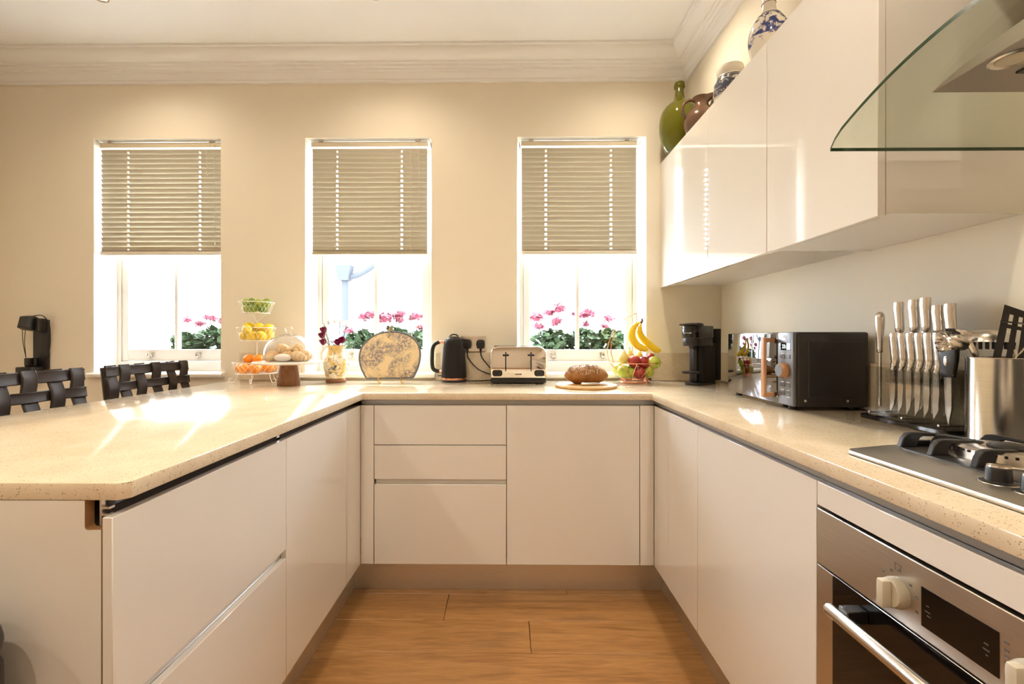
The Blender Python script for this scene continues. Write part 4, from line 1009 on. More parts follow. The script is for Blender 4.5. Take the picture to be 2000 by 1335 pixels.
pl_ = ['golden pastry at the left under the glass dome', 'white iced bun at the front under the glass dome', 'golden pastry at the right under the glass dome', 'golden pastry at the back right under the dome', 'golden pastry at the back left under the dome', 'golden pastry in the centre of the dome']
pm_ = B()      # crescent of overlapping rolled segments
for k in range(7):
    q = (k-3)/3.0; a_ = q*1.15; rr = 0.021*(1-0.42*q*q)
    ell(pm_, (0.030*math.sin(a_), 0.024*(1-math.cos(a_))-0.008, rr*0.95), (rr*0.62, rr*1.05, rr), 12, 8, rot=(0, 0.15*q, a_))
pm_ = finish(pm_, 'pastry', 'pastry', 50)
im_ = finish(ell(B(), (0, 0, 0.020), (0.042, 0.030, 0.020), 18, 10), 'iced_bun', 'icing', 80)
zc = WT+0.1278
for (dx, dy, ic), lb in zip(ps_, pl_):
    tag(shared('iced_bun' if ic else 'pastry', im_ if ic else pm_, (GX+dx, GY+dy, zc), rot=(0, 0, random.uniform(0, 6) if not ic else 0.1), sc=1.0 if ic else 1.35), lb, 'pastry', 'pastries under the dome')
for dx, dy, lb in ((-0.030, 0.012, 'golden pastry stacked on the left of the upper layer in the dome'), (0.038, -0.004, 'golden pastry stacked on the right of the upper layer in the dome')):
    tag(shared('pastry', pm_, (GX+dx, GY+dy, zc+0.040), rot=(0.1, 0, random.uniform(0, 6)), sc=1.25), lb, 'pastry', 'pastries under the dome')

# ================================================================== JUG OF FLOWERS
JX, JY = -0.965, 2.545
jg = thing('flower_jug', 'cream pottery jug with painted yellow and blue leaves holding cut flowers', 'jug', (JX, JY, WT), local=True)
pf = [(0.0, 0.0225), (0.050, 0.0225), (0.056, 0.035), (0.065, 0.070), (0.0675, 0.098), (0.062, 0.128), (0.050, 0.155), (0.0425, 0.175), (0.0405, 0.190), (0.0440, 0.208)]
sm_ = [(v_.x, v_.z) for v_ in spline([(r, 0, z) for r, z in pf[1:]], 4)]
bm = lathe(B(), pf[:1] + sm_ + [(r-0.004, z) for r, z in sm_[-14:]][::-1] + [(0, 0.14)], 44, cap=False)
for v_ in bm.verts:
    if v_.co.z > 0.19 and v_.co.x > 0.02: v_.co.x += 0.02*(v_.co.z-0.19)/0.018
obj('body', bm, 'jug_glaze', jg, ang=60)
obj('foot', lathe(B(), [(0.053, 0.0005), (0.055, 0.006), (0.053, 0.016), (0.048, 0.0222), (0, 0.0222)], 44), 'walnut', jg)
obj('handle', tube(B(), spline([(-0.040, 0, 0.196), (-0.062, 0, 0.196), (-0.080, 0, 0.170), (-0.082, 0, 0.135), (-0.072, 0, 0.112), (-0.060, 0, 0.10)], 6), 0.0065, 10), 'vase_white', jg)
def bloom(name, mat, R, n=18, layers=3, cup=0.35):
    bm = B()
    for l in range(layers):
        for i in range(n):
            a_ = 2*PI*(i+0.5*l)/n; r = R*(1-0.24*l); c, s = math.cos(a_), math.sin(a_); w = R*0.15
            z0_ = 0.003*l; z1_ = R*(cup*0.3 + cup*0.55*l) 
            q = [(0.15*R*c, 0.15*R*s, z0_), (0.7*r*c-w*s, 0.7*r*s+w*c, z1_*0.7+z0_), (r*c, r*s, z1_+z0_), (0.7*r*c+w*s, 0.7*r*s-w*c, z1_*0.7+z0_)]
            bm.faces.new([bm.verts.new(p) for p in q])
    ell(bm, (0, 0, 0.003), (R*0.25, R*0.25, R*0.18), 8, 5)
    return finish(bm, name, mat, 80)
bw = bloom('bloom', 'bloom_white', 0.026); bp = bloom('bloom', 'bloom_purple', 0.023, 16, 4, 0.5)
FL = [(-0.060, -0.01, 0.316, 'w', 'leftmost white chrysanthemum in the flower jug'), (-0.030, -0.025, 0.328, 'w', 'white chrysanthemum second from the left in the jug'), (0.0, -0.02, 0.334, 'w', 'white chrysanthemum in the middle front of the jug'),
      (0.030, -0.02, 0.328, 'w', 'white chrysanthemum right of the middle in the jug'), (0.060, -0.005, 0.318, 'w', 'rightmost white chrysanthemum in the flower jug'), (-0.040, 0.03, 0.334, 'w', 'white chrysanthemum at the back left of the jug'),
      (0.008, 0.035, 0.342, 'w', 'tallest white chrysanthemum at the back of the jug'), (0.048, 0.03, 0.328, 'w', 'white chrysanthemum at the back right of the jug'),
      (-0.062, -0.03, 0.262, 'p', 'purple flower leaning left over the jug handle'), (-0.052, -0.035, 0.292, 'p', 'purple bud below the leftmost white chrysanthemum'), (-0.060, -0.02, 0.226, 'p', 'small purple flower at the left rim of the jug'),
      (0.046, -0.04, 0.238, 'p', 'purple flower at the right rim of the jug'), (0.026, -0.045, 0.226, 'p', 'purple flower at the front rim of the jug')]
for dx, dy, z, kd, lb in FL:
    f_ = thing('cut_flower', lb, 'flower', (JX+dx*0.25, JY+dy*0.25, WT+0.145), 'cut flowers in the jug')
    tip = Vector((JX+dx, JY+dy, WT+z))
    obj('stem', tube(B(), spline([(JX+dx*0.25, JY+dy*0.25, WT+0.146), (JX+dx*0.55, JY+dy*0.55, WT+0.208), tuple(tip)], 5), 0.0016, 6), 'stem_green', f_)
    tl = Vector((dx*5, dy*5-0.25, 1.0)) if kd == 'w' else Vector((dx*7, -1.0, 0.25))
    rt = tl.to_track_quat('Z', 'Y').to_euler()
    shared('bloom', bw if kd == 'w' else bp, tuple(tip), f_, rot=rt)
bm = B()
for i in range(16):
    a_ = random.uniform(0, 2*PI); r = random.uniform(0.012, 0.046); z = random.uniform(0.207, 0.232)
    c, s = math.cos(a_), math.sin(a_); w = 0.008
    q = [(0.4*r*c, 0.4*r*s, z-0.012), (r*c-w*s, r*s+w*c, z), (1.35*r*c, 1.35*r*s, z+0.004), (r*c+w*s, r*s-w*c, z+0.002)]
    bm.faces.new([bm.verts.new((JX+p[0], JY+p[1], WT+p[2])) for p in q])
tag(obj('sprig', bm, 'leaf_green'), 'green leaf sprigs round the neck of the flower jug', 'leaves')

# ================================================================== TEA COSY ON BRASS FEET
TXc, TYc = -0.655, 2.50
tc_ = thing('tea_cosy', 'dome-shaped toile fabric tea cosy with grey piping standing on two brass feet', 'tea cosy', (TXc, TYc, WT))
ol = [(-0.124, 0.0), (-0.150, 0.045), (-0.165, 0.09), (-0.167, 0.135), (-0.152, 0.18), (-0.115, 0.22), (-0.062, 0.248), (0.0, 0.258), (0.064, 0.252), (0.116, 0.231), (0.152, 0.195), (0.168, 0.145), (0.166, 0.095), (0.152, 0.045), (0.132, 0.005)]
ols = [(v_.x, v_.z) for v_ in spline([(u, 0, v) for u, v in ol], 4)]
def lean(u, v, w): return (TXc+u, TYc+w+v*0.12, WT+0.024+v)
bm = B(); n_ = len(ols); rg = []
cu, cv = 0.0, 0.11
for side in (-1, 1):
    R = []
    for k in range(7):
        f = k/6; th_ = side*0.024*math.sqrt(max(0, 1-f**2.6)); 
        R.append([bm.verts.new(lean(cu+(u-cu)*f, cv+(v-cv)*f, th_)) for u, v in ols] if k else [bm.verts.new(lean(cu, cv, th_))])
    for i in range(n_):
        bm.faces.new((R[0][0], R[1][i], R[1][(i+1) % n_]))
    for A, C in zip(R[1:], R[2:]):
        for i in range(n_): bm.faces.new((A[i], A[(i+1) % n_], C[(i+1) % n_], C[i]))
bmesh.ops.remove_doubles(bm, verts=bm.verts[:], dist=1e-5)
cs_ = obj('cover', bm, 'toile', tc_, ang=70)
obj('piping', tube(B(), [lean(u, v, 0) for u, v in ols], 0.0052, 8, closed=True), 'piping_grey', tc_)
obj('loop', tube(B(), spline([lean(-0.006, 0.225, -0.018), lean(-0.004, 0.262, -0.006), lean(-0.002, 0.283, 0.0), lean(0.006, 0.275, 0.006), lean(0.006, 0.235, 0.016)], 6), 0.0075, 8, flat=0.5), 'loop_beige', tc_)
for q in (-0.054, 0.072):
    bm = B(); tube(bm, spline([(TXc+q, TYc-0.018, WT+0.030), (TXc+q, TYc-0.020, WT+0.016), (TXc+q, TYc-0.012, WT+0.006), (TXc+q, TYc+0.03, WT+0.005)], 5), 0.0045, 8)
    obj('brass_foot', bm, 'brass', tc_)

# ================================================================== BREAD ON A BOARD
BX, BY = 0.395, 2.31
bb = thing('bread_board', 'round wooden bread board in front of the right window', 'bread board', (BX, BY, WT))
obj('board', lathe(B(), [(0.0, 0.0005), (0.150, 0.0005), (0.155, 0.004), (0.155, 0.011), (0.152, 0.014), (0.0, 0.014)], 56, (BX, BY, WT)), 'board_wood', bb)
lo_ = thing('seeded_loaf', 'brown seeded bread loaf on the round board', 'bread', (0.400, 2.335, WT+0.0143), local=True, rz=0.05)
bm = ell(B(), (0, 0, 0.046), (0.104, 0.068, 0.052), 32, 20)
for v_ in bm.verts:
    x, y, z = v_.co
    if z < 0.006: v_.co.z = 0.0006 + max(0, z)*0.12
    v_.co.z += 0.004*math.sin(x*55)*max(0, (z-0.05)/0.05); v_.co.x *= 1+0.10*max(0, 1-abs(z-0.035)/0.04)
    v_.co.y += 0.003*math.sin(x*40+1)
crust = obj('crust', bm, 'crust', lo_, ang=80)
for nm, mt, cnt in (('pale_seeds', 'seed_pale', 420), ('dark_seeds', 'seed_dark', 230)):
    bm = B()
    for i in range(cnt):
        a_ = random.uniform(0, 2*PI); el = math.asin(random.uniform(0.12, 1.0)); 
        if nm == 'dark_seeds' and math.cos(a_) > 0.3 and random.random() < 0.6: continue
        x = 0.1075*math.cos(el)*math.cos(a_); y = 0.0695*math.cos(el)*math.sin(a_); z = 0.046+0.0525*math.sin(el)+0.004*math.sin(x*55)*0.7
        bmesh.ops.create_cube(bm, size=1, matrix=Matrix.Translation((x, y, z)) @ Euler((random.uniform(0, 3), random.uniform(0, 3), random.uniform(0, 3))).to_matrix().to_4x4() @ Matrix.Diagonal((0.0048, 0.0026, 0.0022, 1)))
    s_ = obj(nm, bm, mt, lo_, ang=80); s_['kind'] = 'stuff'
bk = thing('bread_knife', 'bread knife with pale handle lying across the front of the board', 'knife', (0.42, 2.235, WT+0.0145), local=True, rz=math.radians(14))
obj('handle', tube(B(), [(-0.065, 0, 0.0085), (-0.06, 0, 0.0085), (-0.02, 0, 0.008), (0.0, 0, 0.008), (0.03, 0, 0.0075)], [0.005, 0.0078, 0.0068, 0.0078, 0.0055], 10), 'satin_steel', bk)
obj('blade', prism(B(), [(0.028, -0.008), (0.10, -0.009), (0.125, 0.002), (0.12, 0.008), (0.028, 0.007)], XY, 0.0062, 0.0076), 'blade_steel', bk)

# ================================================================== FRUIT BASKET
QX, QY = 0.700, 2.535
qb = thing('fruit_basket', 'copper wire fruit basket with banana hook by the right window', 'fruit basket', (QX, QY, WT))
bm = B(); nr = 10; Rt, Zt, Rb, Zb = 0.138, 1.040, 0.070, 0.950
rim = [(QX+Rt*math.cos(2*PI*(i+0.25)/nr), QY+Rt*math.sin(2*PI*(i+0.25)/nr), Zt) for i in range(nr)]
low = [(QX+Rb*math.cos(2*PI*(i+0.75)/nr), QY+Rb*math.sin(2*PI*(i+0.75)/nr), Zb) for i in range(nr)]
for i in range(nr):
    tube(bm, [rim[i], rim[(i+1) % nr]], 0.0026, 6); tube(bm, [low[i], low[(i+1) % nr]], 0.002, 6)
    tube(bm, [rim[i], low[i]], 0.0018, 6); tube(bm, [rim[(i+1) % nr], low[i]], 0.0018, 6)
    tube(bm, [low[i], (QX, QY, Zb-0.002)], 0.0016, 6)
obj('wire_bowl', bm, 'copper', qb)
bm = B()
for z, r in ((0.9315, 0.080), (0.9375, 0.084)): ring(bm, r, z, 0.0024, 36, QX, QY)
for i in range(nr): tube(bm, [low[i], (QX+0.082*math.cos(2*PI*(i+0.3)/nr), QY+0.082*math.sin(2*PI*(i+0.3)/nr), 0.9335)], 0.0016, 5); tube(bm, [low[i], (QX+0.082*math.cos(2*PI*(i+1.2)/nr), QY+0.082*math.sin(2*PI*(i+1.2)/nr), 0.9335)], 0.0016, 5)
obj('wire_base', bm, 'copper', qb)
hk = (QX+0.014, QY, 1.313)
bm = B()
for s in (-1, 1):
    tube(bm, spline([(QX-0.125, QY+s*0.055, 1.038), (QX-0.138, QY+s*0.045, 1.11), (QX-0.118, QY+s*0.034, 1.19), (QX-0.072, QY+s*0.020, 1.262), (QX-0.02, QY+s*0.007, 1.302), hk], 6), 0.0022, 7)
tube(bm, spline([hk, (hk[0]+0.001, QY, 1.295), (hk[0], QY-0.002, 1.268), (hk[0]+0.008, QY-0.012, 1.259), (hk[0]+0.018, QY-0.012, 1.266)], 5), 0.0022, 7)
obj('banana_hook', bm, 'copper', qb)
bch = thing('banana_bunch', 'two yellow bananas hanging from the copper hook', 'bananas', (QX+0.05, QY, 1.10))
P_ = lambda px, py, dy=0: (QX+(px-1236)*0.00285, QY+dy, 1.175-(py-660)*0.00285)
obj('banana', tube(B(), spline([P_(1249, 629, -0.012), P_(1240, 633, -0.015), P_(1231, 643, -0.02), P_(1229, 656, -0.025), P_(1235, 669, -0.028), P_(1246, 678, -0.028), P_(1256, 681, -0.026), P_(1260, 680, -0.025)], 5), [0.004]*3+[0.007]*2+[0.013]*3+[0.0175]*3+[0.0195]*4+[0.0205]*6+[0.0195]*6+[0.0170]*4+[0.012]*3+[0.005]*2, 12), 'banana_skin', bch, ang=60)
obj('banana', tube(B(), spline([P_(1250, 630, -0.012), P_(1246, 639, -0.014), P_(1246, 651, -0.014), P_(1254, 663, -0.012), P_(1265, 673, -0.010), P_(1276, 681, -0.008), P_(1283, 683, -0.006), P_(1286, 681, -0.006)], 5), [0.004]*3+[0.007]*2+[0.013]*3+[0.0170]*3+[0.0185]*4+[0.0195]*6+[0.0185]*6+[0.0165]*4+[0.012]*3+[0.005]*2, 12), 'banana_skin', bch, ang=60)
obj('stem_end', tube(B(), [P_(1248, 631, -0.012), P_(1251, 626, -0.012), P_(1250, 622, -0.012)], [0.007, 0.006, 0.0045], 8), 'stem_brown', bch)
am = lathe(B(), [(0.0, -0.028), (0.008, -0.031), (0.02, -0.027), (0.031, -0.012), (0.035, 0.003), (0.032, 0.018), (0.022, 0.029), (0.010, 0.030), (0.0, 0.024)], 24, cap=False)
am.verts.ensure_lookup_table()
amr = finish(am.copy(), 'red_apple', 'red_apple_skin', 80); amg = finish(am.copy(), 'green_apple', 'green_apple_skin', 80); am.free()
pe = [(0.0, -0.034), (0.012, -0.033), (0.026, -0.022), (0.030, -0.008), (0.024, 0.012), (0.014, 0.028), (0.009, 0.040), (0.0, 0.043)]
pmm = finish(lathe(B(), pe, 24, cap=False), 'pear', 'pale_fruit_skin', 80)
stm = finish(tube(B(), [(0, 0, 0.022), (0.001, 0, 0.032), (0.004, 0, 0.04)], 0.0016, 6), 'stalk', 'stem_brown')
stp = finish(tube(B(), [(0, 0, 0.040), (0.001, 0, 0.048), (0.004, 0, 0.055)], 0.0016, 6), 'stalk', 'stem_brown')
FB = [('g', -0.070, -0.045, 0.992, 'green apple at the left front of the copper basket'), ('g', -0.034, -0.030, 0.985, 'green apple low at the left in the copper basket'), ('r', 0.016, -0.048, 0.984, 'dark red apple at the front bottom of the copper basket'), ('g', 0.068, -0.030, 0.990, 'yellow-green apple at the right front of the copper basket'),
      ('g', 0.0, 0.045, 0.986, 'green apple at the back of the copper basket'), ('g', -0.078, 0.030, 0.998, 'green apple at the left back of the copper basket'), ('r', -0.010, -0.045, 1.046, 'large red apple in the middle of the copper basket'), ('r', 0.044, -0.030, 1.040, 'red apple right of the middle in the copper basket'),
      ('r', 0.090, 0.012, 1.055, 'red apple at the right rim of the copper basket'), ('g', 0.096, -0.050, 1.040, 'green apple leaning on the right rim of the copper basket'), ('p', -0.062, -0.015, 1.066, 'pale yellow pear at the left of the copper basket'), ('p', -0.018, 0.022, 1.070, 'pale pear standing in the middle of the copper basket'), ('p', 0.036, 0.036, 1.062, 'pale pear at the back of the copper basket')]
for kd, dx, dy, z, lb in FB:
    me = {'g': amg, 'r': amr, 'p': pmm}[kd]; nm = {'g': 'green_apple', 'r': 'red_apple', 'p': 'pear'}[kd]
    o = shared(nm, me, (QX+dx, QY+dy, z), rot=(random.uniform(-0.6, 0.6), random.uniform(-0.6, 0.6), random.uniform(0, 6)) if kd != 'p' else (random.uniform(-0.2, 0.2), random.uniform(-0.2, 0.2), 0))
    tag(o, lb, 'pear' if kd == 'p' else 'apple', 'fruit in the copper basket')
    c = bpy.data.objects.new('stalk', stp if kd == 'p' else stm); COL.objects.link(c); c.parent = o

# ================================================================== KNIFE BLOCK
kbk = thing('knife_block', 'clear acrylic knife block on a black base by the right wall', 'knife block', (1.155, 1.30, WT))
obj('base', prism(B(), rrect(1.098, 1.212, 1.158, 1.438, 0.012, 4), XY, WT+0.0005, WT+0.014, 0.002, 1), 'black_gloss', kbk)
for x, zt in ((1.112, 1.088), (1.146, 1.088), (1.190, 1.10)):
    obj('acrylic_sheet', box(B(), x-0.0025, x+0.0025, 1.168, 1.428, WT+0.0142, zt, 0.0008, 1), 'acrylic', kbk)
bm = B()
for i in range(7):
    yy = 1.206+0.0272*(i-0.5); box(bm, 1.115, 1.1425, yy-0.0025, yy+0.0025, 1.045, 1.083)
obj('slot_divider', bm, 'acrylic', kbk)
bm = B()
for yy in (1.185, 1.295, 1.41): tube(bm, [(1.108, yy, WT+0.022), (1.194, yy, WT+0.022)], 0.003, 8)
obj('spacer_bolt', bm, 'satin_steel', kbk)
def knife(x, y, zb_, hl, bl, bw_, label, group, kind='chef'):
    t = thing('table_knife' if kind == 'steak' else 'kitchen_knife', label, 'knife', (x, y, zb_), group, local=True)
    k_ = hl/0.11; wf = 1.1 if kind == 'steak' else 1.25
    pts = [(0, 0.008, 0), (0, 0.003, 0.012*k_), (0, -0.001, 0.030*k_), (0, 0.0005, 0.060*k_), (0, 0.003, 0.088*k_), (0, 0.002, 0.106*k_), (0, 0.002, 0.110*k_)]
    bm = tube(B(), spline(pts, 4), [r_*wf for r_ in [0.0065]*4+[0.0085]*4+[0.0105]*4+[0.011]*4+[0.0115]*4+[0.0112]*4+[0.0095]], 12)
    for v_ in bm.verts: v_.co.x *= 0.78
    obj('handle', bm, 'satin_steel', t, ang=60)
    pr = [(0.008+bw_*0.42, -0.001), (0.008-bw_*0.5, -0.001), (0.008-bw_*0.58, -bl*0.45), (0.006-bw_*0.25, -bl*0.82), (0.008+bw_*0.35, -bl), (0.008+bw_*0.45, -bl*0.5)]
    obj('blade', prism(B(), pr, YZ, -0.0009, 0.0009), 'blade_steel', t)
ordn = ['first', 'second', 'third', 'fourth', 'fifth', 'sixth']
for i in range(6):
    knife(1.129, 1.342-0.0272*i, 1.0835, 0.106, 0.125, 0.018, 'steel-handled table knife in the low front row of the block, %s from the microwave' % ordn[i], 'table knives in the block', 'steak')
for i, (y, hl, dz) in enumerate(((1.372, 0.112, 0.0), (1.322, 0.115, 0.0), (1.285, 0.118, 0.0), (1.249, 0.098, -0.004), (1.214, 0.100, -0.004))):
    knife(1.168, y, 1.170+dz, hl, 0.20, 0.030, 'large steel-handled knife in the high back row of the block, %s from the microwave' % ordn[i], 'kitchen knives in the block')
st = thing('sharpening_steel', 'sharpening steel with rounded handle at the far end of the knife block', 'sharpening steel', (1.150, 1.420, 1.13), local=True)
obj('handle', lathe(B(), [(0.006, 0.0), (0.0085, 0.004), (0.0075, 0.012), (0.0085, 0.045), (0.012, 0.085), (0.0125, 0.108), (0.010, 0.121), (0.004, 0.126), (0, 0.1262)], 20), 'satin_steel', st, ang=60)
obj('rod', lathe(B(), [(0.0035, -0.165), (0.0045, -0.15), (0.005, -0.0005)], 12), 'blade_steel', st)
sc_ = thing('kitchen_scissors', 'kitchen scissors with tapered black handles at the near end of the knife block', 'scissors', (1.125, 1.176, 1.075), local=True)
obj('handle', prism(B(), [(-0.016, 0.0), (0.013, 0.0), (0.022, 0.045), (0.026, 0.078), (0.016, 0.092), (-0.012, 0.092), (-0.026, 0.080), (-0.024, 0.045)], YZ, -0.007, 0.007, 0.004, 2), 'black_plastic', sc_)
obj('inset', lathe(B(), [(0.006, 0.0), (0.005, 0.0015), (0, 0.0018)], 16, mat=Matrix.Translation((-0.0072, 0.0, 0.042)) @ Matrix.Rotation(-PI/2, 4, 'Y') @ Matrix.Diagonal((2.2, 0.8, 1, 1))), 'satin_steel', sc_)
obj('blade', prism(B(), [(-0.010, -0.001), (0.010, -0.001), (0.006, -0.09), (-0.002, -0.122), (-0.010, -0.08)], YZ, -0.0015, 0.0015), 'blade_steel', sc_)

# ================================================================== UTENSIL POT
UX, UY = 1.159, 1.0735
up_ = thing('utensil_pot', 'tall brushed steel pot of utensils behind the hob', 'utensil pot', (UX, UY, WT))
obj('wall', lathe(B(), [(0.0, 0.0008), (0.064, 0.0008), (0.067, 0.004), (0.067, 0.198), (0.0685, 0.200), (0.0685, 0.2025), (0.0660, 0.2025), (0.0645, 0.197), (0.0645, 0.006), (0.0, 0.006)], 56, (UX, UY, WT), cap=False), 'pot_steel', up_)
fwd = Vector((UX, UY, 0)).normalized(); rgt = Vector((fwd.y, -fwd.x, 0)); UPv = Vector((0, 0, 1))
def pl_pt(o_, u, v, w): return tuple(Vector(o_) + rgt*u + UPv*v + fwd*w)
rimz = WT+0.2025
tn = thing('slotted_turner', 'black slotted turner leaning in the steel pot', 'turner', (UX, UY, WT+0.008))
o0 = Vector((UX, UY, rimz)) + rgt*(-0.020) - fwd*0.030
Lf = lambda t: (0.018*t, 0.118*t); Rf = lambda t: (0.102-0.004*t, 0.075*t)
def qd(bm, s0, s1, t0, t1):
    pts = []
    for s, t in ((s0, t0), (s1, t0), (s1, t1), (s0, t1)):
        l, r = Lf(t), Rf(t); pts.append((l[0]+(r[0]-l[0])*s, l[1]+(r[1]-l[1])*s))
    prism(bm, pts, lambda u, v, w: pl_pt(o0, u, v, w), -0.002, 0.002)
bm = B()
for s0, s1 in ((0, 0.13), (0.20, 0.30), (0.37, 0.47), (0.54, 0.64), (0.71, 0.81), (0.88, 1.0)):
    qd(bm, s0, s1, -0.12, 0.60); qd(bm, s0, s1, 0.68, 0.88)
qd(bm, 0, 1, 0.60, 0.68); qd(bm, 0, 1, 0.88, 1.03); qd(bm, 0.0, 1, -0.25, -0.12)
obj('blade', bm, 'black_plastic', tn)
obj('shaft', tube(B(), [pl_pt(o0, 0.048, -0.02, 0.0), pl_pt(o0, 0.035, -0.06, 0.02), (UX, UY+0.01, WT+0.009)], 0.005, 8), 'black_plastic', tn)
ss = thing('pasta_server', 'steel toothed pasta server leaning out of the pot towards the knives', 'pasta server', (UX-0.01, UY, WT+0.008))
c0 = Vector((UX, UY, rimz)) - rgt*0.078 + UPv*0.034 - fwd*0.01
bm = ell(B(), tuple(c0), (0.030, 0.022, 0.016), 16, 10, rot=Euler((0.2, 0.5, 0.6)))
obj('bowl', bm, 'satin_steel', ss, ang=60)
for i in range(7):
    a_ = -1.7 + i*0.5; p0 = c0 - rgt*0.018*math.cos(a_*0.6) + UPv*0.012*math.sin(a_) + fwd*0.016*math.cos(a_)
    d_ = (-rgt*0.8 + UPv*0.5*math.sin(a_) - fwd*0.5 + UPv*0.1).normalized()
    obj('tooth', tube(B(), [tuple(p0), tuple(p0+d_*0.014), tuple(p0+d_*0.026)], [0.0052, 0.0048, 0.003], 8), 'chrome', ss)
for i in range(3):
    p0 = c0 + rgt*(0.004+0.010*i) + UPv*(0.020-0.002*i); obj('tooth', tube(B(), [tuple(p0), tuple(p0+UPv*0.010-rgt*0.012), tuple(p0+UPv*0.012-rgt*0.026)], [0.0055, 0.005, 0.003], 8), 'black_plastic' if i == 0 else 'satin_steel', ss)
obj('shaft', tube(B(), [tuple(c0+rgt*0.02), tuple(Vector((UX, UY, rimz))-rgt*0.045-UPv*0.004), (UX+0.01, UY-0.01, WT+0.009)], [0.007, 0.006, 0.005], 8), 'satin_steel', ss)
sk_ = thing('skimmer', 'steel skimmer ladle with perforated rim in the steel pot', 'skimmer', (UX, UY+0.02, WT+0.008))
c1_ = Vector((UX, UY, rimz)) - rgt*0.030 + UPv*0.036 + fwd*0.038
bm = lathe(B(), [(0.046, 0.0), (0.042, 0.014), (0.028, 0.026), (0.0, 0.031), (0.0, 0.029), (0.027, 0.024), (0.040, 0.013), (0.044, 0.0)], 36, mat=Matrix.Translation(c1_), cap=False)
obj('bowl', bm, 'satin_steel', sk_, ang=60)
bm = B()
for i in range(24):
    a_ = 2*PI*i/24; box(bm, c1_.x+0.044*math.cos(a_)-0.002, c1_.x+0.044*math.cos(a_)+0.002, c1_.y+0.044*math.sin(a_)-0.002, c1_.y+0.044*math.sin(a_)+0.002, c1_.z-0.018, c1_.z-0.001)
obj('rim_slots', bm, 'graphite', sk_)
obj('shaft', tube(B(), [tuple(c1_+rgt*0.044-UPv*0.01), tuple(c1_+rgt*0.050-UPv*0.05), (UX+0.02, UY+0.015, WT+0.009)], 0.004, 8), 'satin_steel', sk_)
sp_ = thing('serving_spoon', 'steel serving spoon at the right of the utensil pot', 'spoon', (UX+0.02, UY, WT+0.008))
c2_ = Vector((UX, UY, rimz)) + rgt*0.062 + UPv*0.055 - fwd*0.038
obj('bowl', ell(B(), tuple(c2_), (0.022, 0.007, 0.034), 18, 12, rot=Euler((0, 0.2, -0.8))), 'satin_steel', sp_, ang=60)
obj('shaft', tube(B(), [tuple(c2_-UPv*0.03), tuple(c2_-UPv*0.075-rgt*0.012+fwd*0.008), (UX-0.01, UY-0.02, WT+0.009)], 0.0035, 8), 'satin_steel', sp_)
tg = thing('skewer', 'thin steel skewer leaning across the black turner', 'skewer', (UX, UY-0.02, WT+0.008))
obj('rod', tube(B(), [pl_pt(o0, 0.075, 0.072, -0.006), pl_pt(o0, 0.020, -0.03, -0.006), (UX-0.035, UY-0.02, WT+0.009)], 0.0018, 6), 'chrome', tg)
obj('cross_bar', tube(B(), [pl_pt(o0, 0.012, 0.083, -0.006), pl_pt(o0, 0.075, 0.072, -0.006)], 0.0022, 6), 'chrome', tg)

# ================================================================== WINDOW BOXES
S(obj('trim_2', box(B(), -2.7, 1.0, 2.985, 3.26, 0.84, 0.945), 'render_white'))
leafm = []
def geranium(cx, cy, w, h, heads, label, nleaf=70):
    nleaf = int(nleaf*1.9); h += 0.02
    t = thing('geranium', label, 'plant', (cx, cy, 1.10), 'geraniums in the window boxes')
    bm = B()
    for i in range(nleaf):
        a_ = random.uniform(0, 2*PI); rr = math.sqrt(random.random()); z = 1.085 + h*random.random()**0.8*(1-0.35*rr)
        p = Vector((cx+w*rr*math.cos(a_), cy+0.075*rr*math.sin(a_), z)); R = random.uniform(0.020, 0.034)
        q = Euler((random.uniform(-1.1, 1.1), random.uniform(-0.9, 0.9), random.uniform(0, 6))).to_matrix()
        ctr = bm.verts.new(p); rim_ = []
        for k in range(10):
            b_ = 2*PI*k/10; r2 = R*(1.0 if k % 2 else 0.86)*(0.35 if k == 0 else 1)
            rim_.append(bm.verts.new(p + q @ Vector((r2*math.cos(b_), r2*math.sin(b_), 0.25*R))))
        for k in range(10): bm.faces.new((ctr, rim_[k], rim_[(k+1) % 10]))
    f_ = obj('foliage', bm, 'leaf_green', t, ang=80); f_['kind'] = 'stuff'
    for dx, dz, R in heads:
        x, z = cx+dx, dz; y = cy + random.uniform(-0.03, 0.03)
        obj('stem', tube(B(), spline([(cx+dx*0.4, cy, 1.12), (cx+dx*0.8, y, 1.12+(z-1.12)*0.6), (x, y, z)], 4), 0.003, 6), 'stem_green', t)
        shared('flower_head', HEAD, (x, y, z), t, rot=(random.uniform(-0.3, 0.3), random.uniform(-0.3, 0.3), random.uniform(0, 6)), sc=(R/0.04*random.uniform(1.0, 1.5), R/0.04*random.uniform(0.9, 1.2), R/0.04*random.uniform(0.75, 1.0)))
bm = B()
for i in range(60):
    z = random.uniform(-0.7, 1); a_ = i*2.39996; r = math.sqrt(1-z*z); nrm = Vector((r*math.cos(a_), r*math.sin(a_), z*0.8)).normalized(); p = nrm*random.uniform(0.022, 0.038)
    q = nrm.to_track_quat('Z', 'Y').to_matrix()
    for k in range(5):
        b_ = 2*PI*k/5+i; c, s = math.cos(b_), math.sin(b_); w = 0.0045; l = 0.0115
        bm.faces.new([bm.verts.new(p + q @ Vector(v_)) for v_ in ((0, 0, 0), (0.6*l*c-w*s, 0.6*l*s+w*c, 0.003), (l*c, l*s, 0.0025), (0.6*l*c+w*s, 0.6*l*s-w*c, 0.003))])
for q in ((0.008, 0.004, 0.004), (-0.009, 0.006, 0.0), (0.002, -0.010, -0.002)): ell(bm, q, (0.019, 0.019, 0.017), 9, 6)
HEAD = finish(bm, 'flower_head', 'geranium_pink', 80)
PY = 3.13
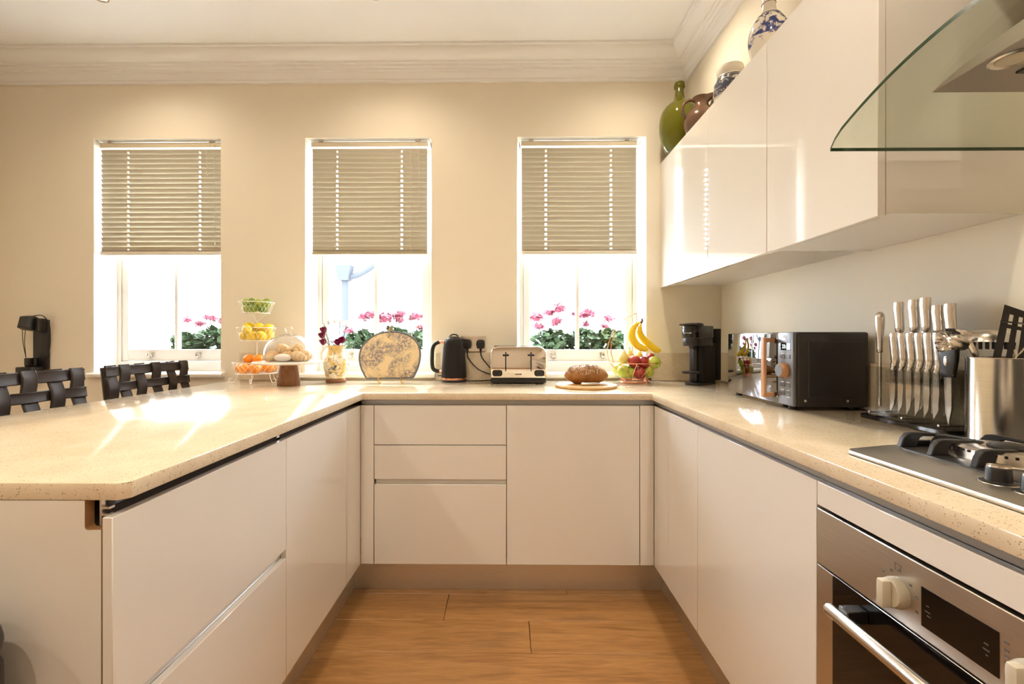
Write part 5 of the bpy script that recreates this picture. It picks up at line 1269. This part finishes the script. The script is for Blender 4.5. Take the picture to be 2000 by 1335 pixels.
for (a, b), wn in zip(WIN, ('left', 'middle', 'right')):
    pb_ = thing('window_box', 'dark planter box on the ledge outside the %s window' % wn, 'planter', ((a+b)/2, PY, 0.945), 'window boxes')
    x0, x1 = (a+0.18 if wn == 'left' else a+0.12), b+0.02
    bm = B(); box(bm, x0, x1, PY-0.095, PY-0.085, 0.946, 1.10); box(bm, x0, x1, PY+0.085, PY+0.095, 0.946, 1.10); box(bm, x0, x0+0.01, PY-0.085, PY+0.085, 0.946, 1.10); box(bm, x1-0.01, x1, PY-0.085, PY+0.085, 0.946, 1.10); box(bm, x0+0.01, x1-0.01, PY-0.085, PY+0.085, 0.946, 0.956)
    obj('trough', bm, 'planter', pb_); obj('soil', box(B(), x0+0.011, x1-0.011, PY-0.084, PY+0.084, 0.957, 1.075), 'dark_wood', pb_)
geranium(-2.22, PY, 0.11, 0.12, [(0.02, 1.30, 0.034)], 'pink geranium at the left of the box outside the left window')
geranium(-2.03, PY, 0.13, 0.16, [(-0.11, 1.275, 0.040), (-0.03, 1.315, 0.045), (0.06, 1.29, 0.040)], 'pink geranium in the middle of the box outside the left window', 90)
geranium(-1.84, PY, 0.12, 0.15, [(-0.07, 1.31, 0.045), (0.02, 1.30, 0.042), (0.06, 1.25, 0.036)], 'pink geranium at the right of the box outside the left window', 90)
geranium(-0.98, PY, 0.13, 0.14, [(-0.02, 1.325, 0.050), (0.05, 1.335, 0.048), (0.10, 1.30, 0.036), (-0.12, 1.225, 0.036)], 'pink geranium at the left of the box outside the middle window', 90)
geranium(-0.78, PY, 0.12, 0.16, [(-0.06, 1.315, 0.048), (0.03, 1.335, 0.045), (0.03, 1.30, 0.035)], 'pink geranium in the middle of the box outside the middle window', 90)
geranium(-0.57, PY, 0.11, 0.15, [(-0.08, 1.32, 0.046), (0.01, 1.335, 0.042), (-0.02, 1.25, 0.040)], 'pink geranium at the right of the box outside the middle window', 90)
geranium(0.30, PY, 0.13, 0.14, [(-0.11, 1.315, 0.044), (-0.02, 1.35, 0.046), (0.05, 1.375, 0.056), (0.03, 1.285, 0.042), (-0.09, 1.255, 0.038)], 'pink geranium at the left of the box outside the right window', 100)
geranium(0.52, PY, 0.13, 0.14, [(-0.05, 1.335, 0.042), (0.03, 1.34, 0.050), (0.02, 1.27, 0.034)], 'pink geranium in the middle of the box outside the right window', 100)
geranium(0.70, PY, 0.12, 0.15, [(0.0, 1.31, 0.044), (-0.03, 1.255, 0.028)], 'pink geranium at the right of the box outside the right window', 90)
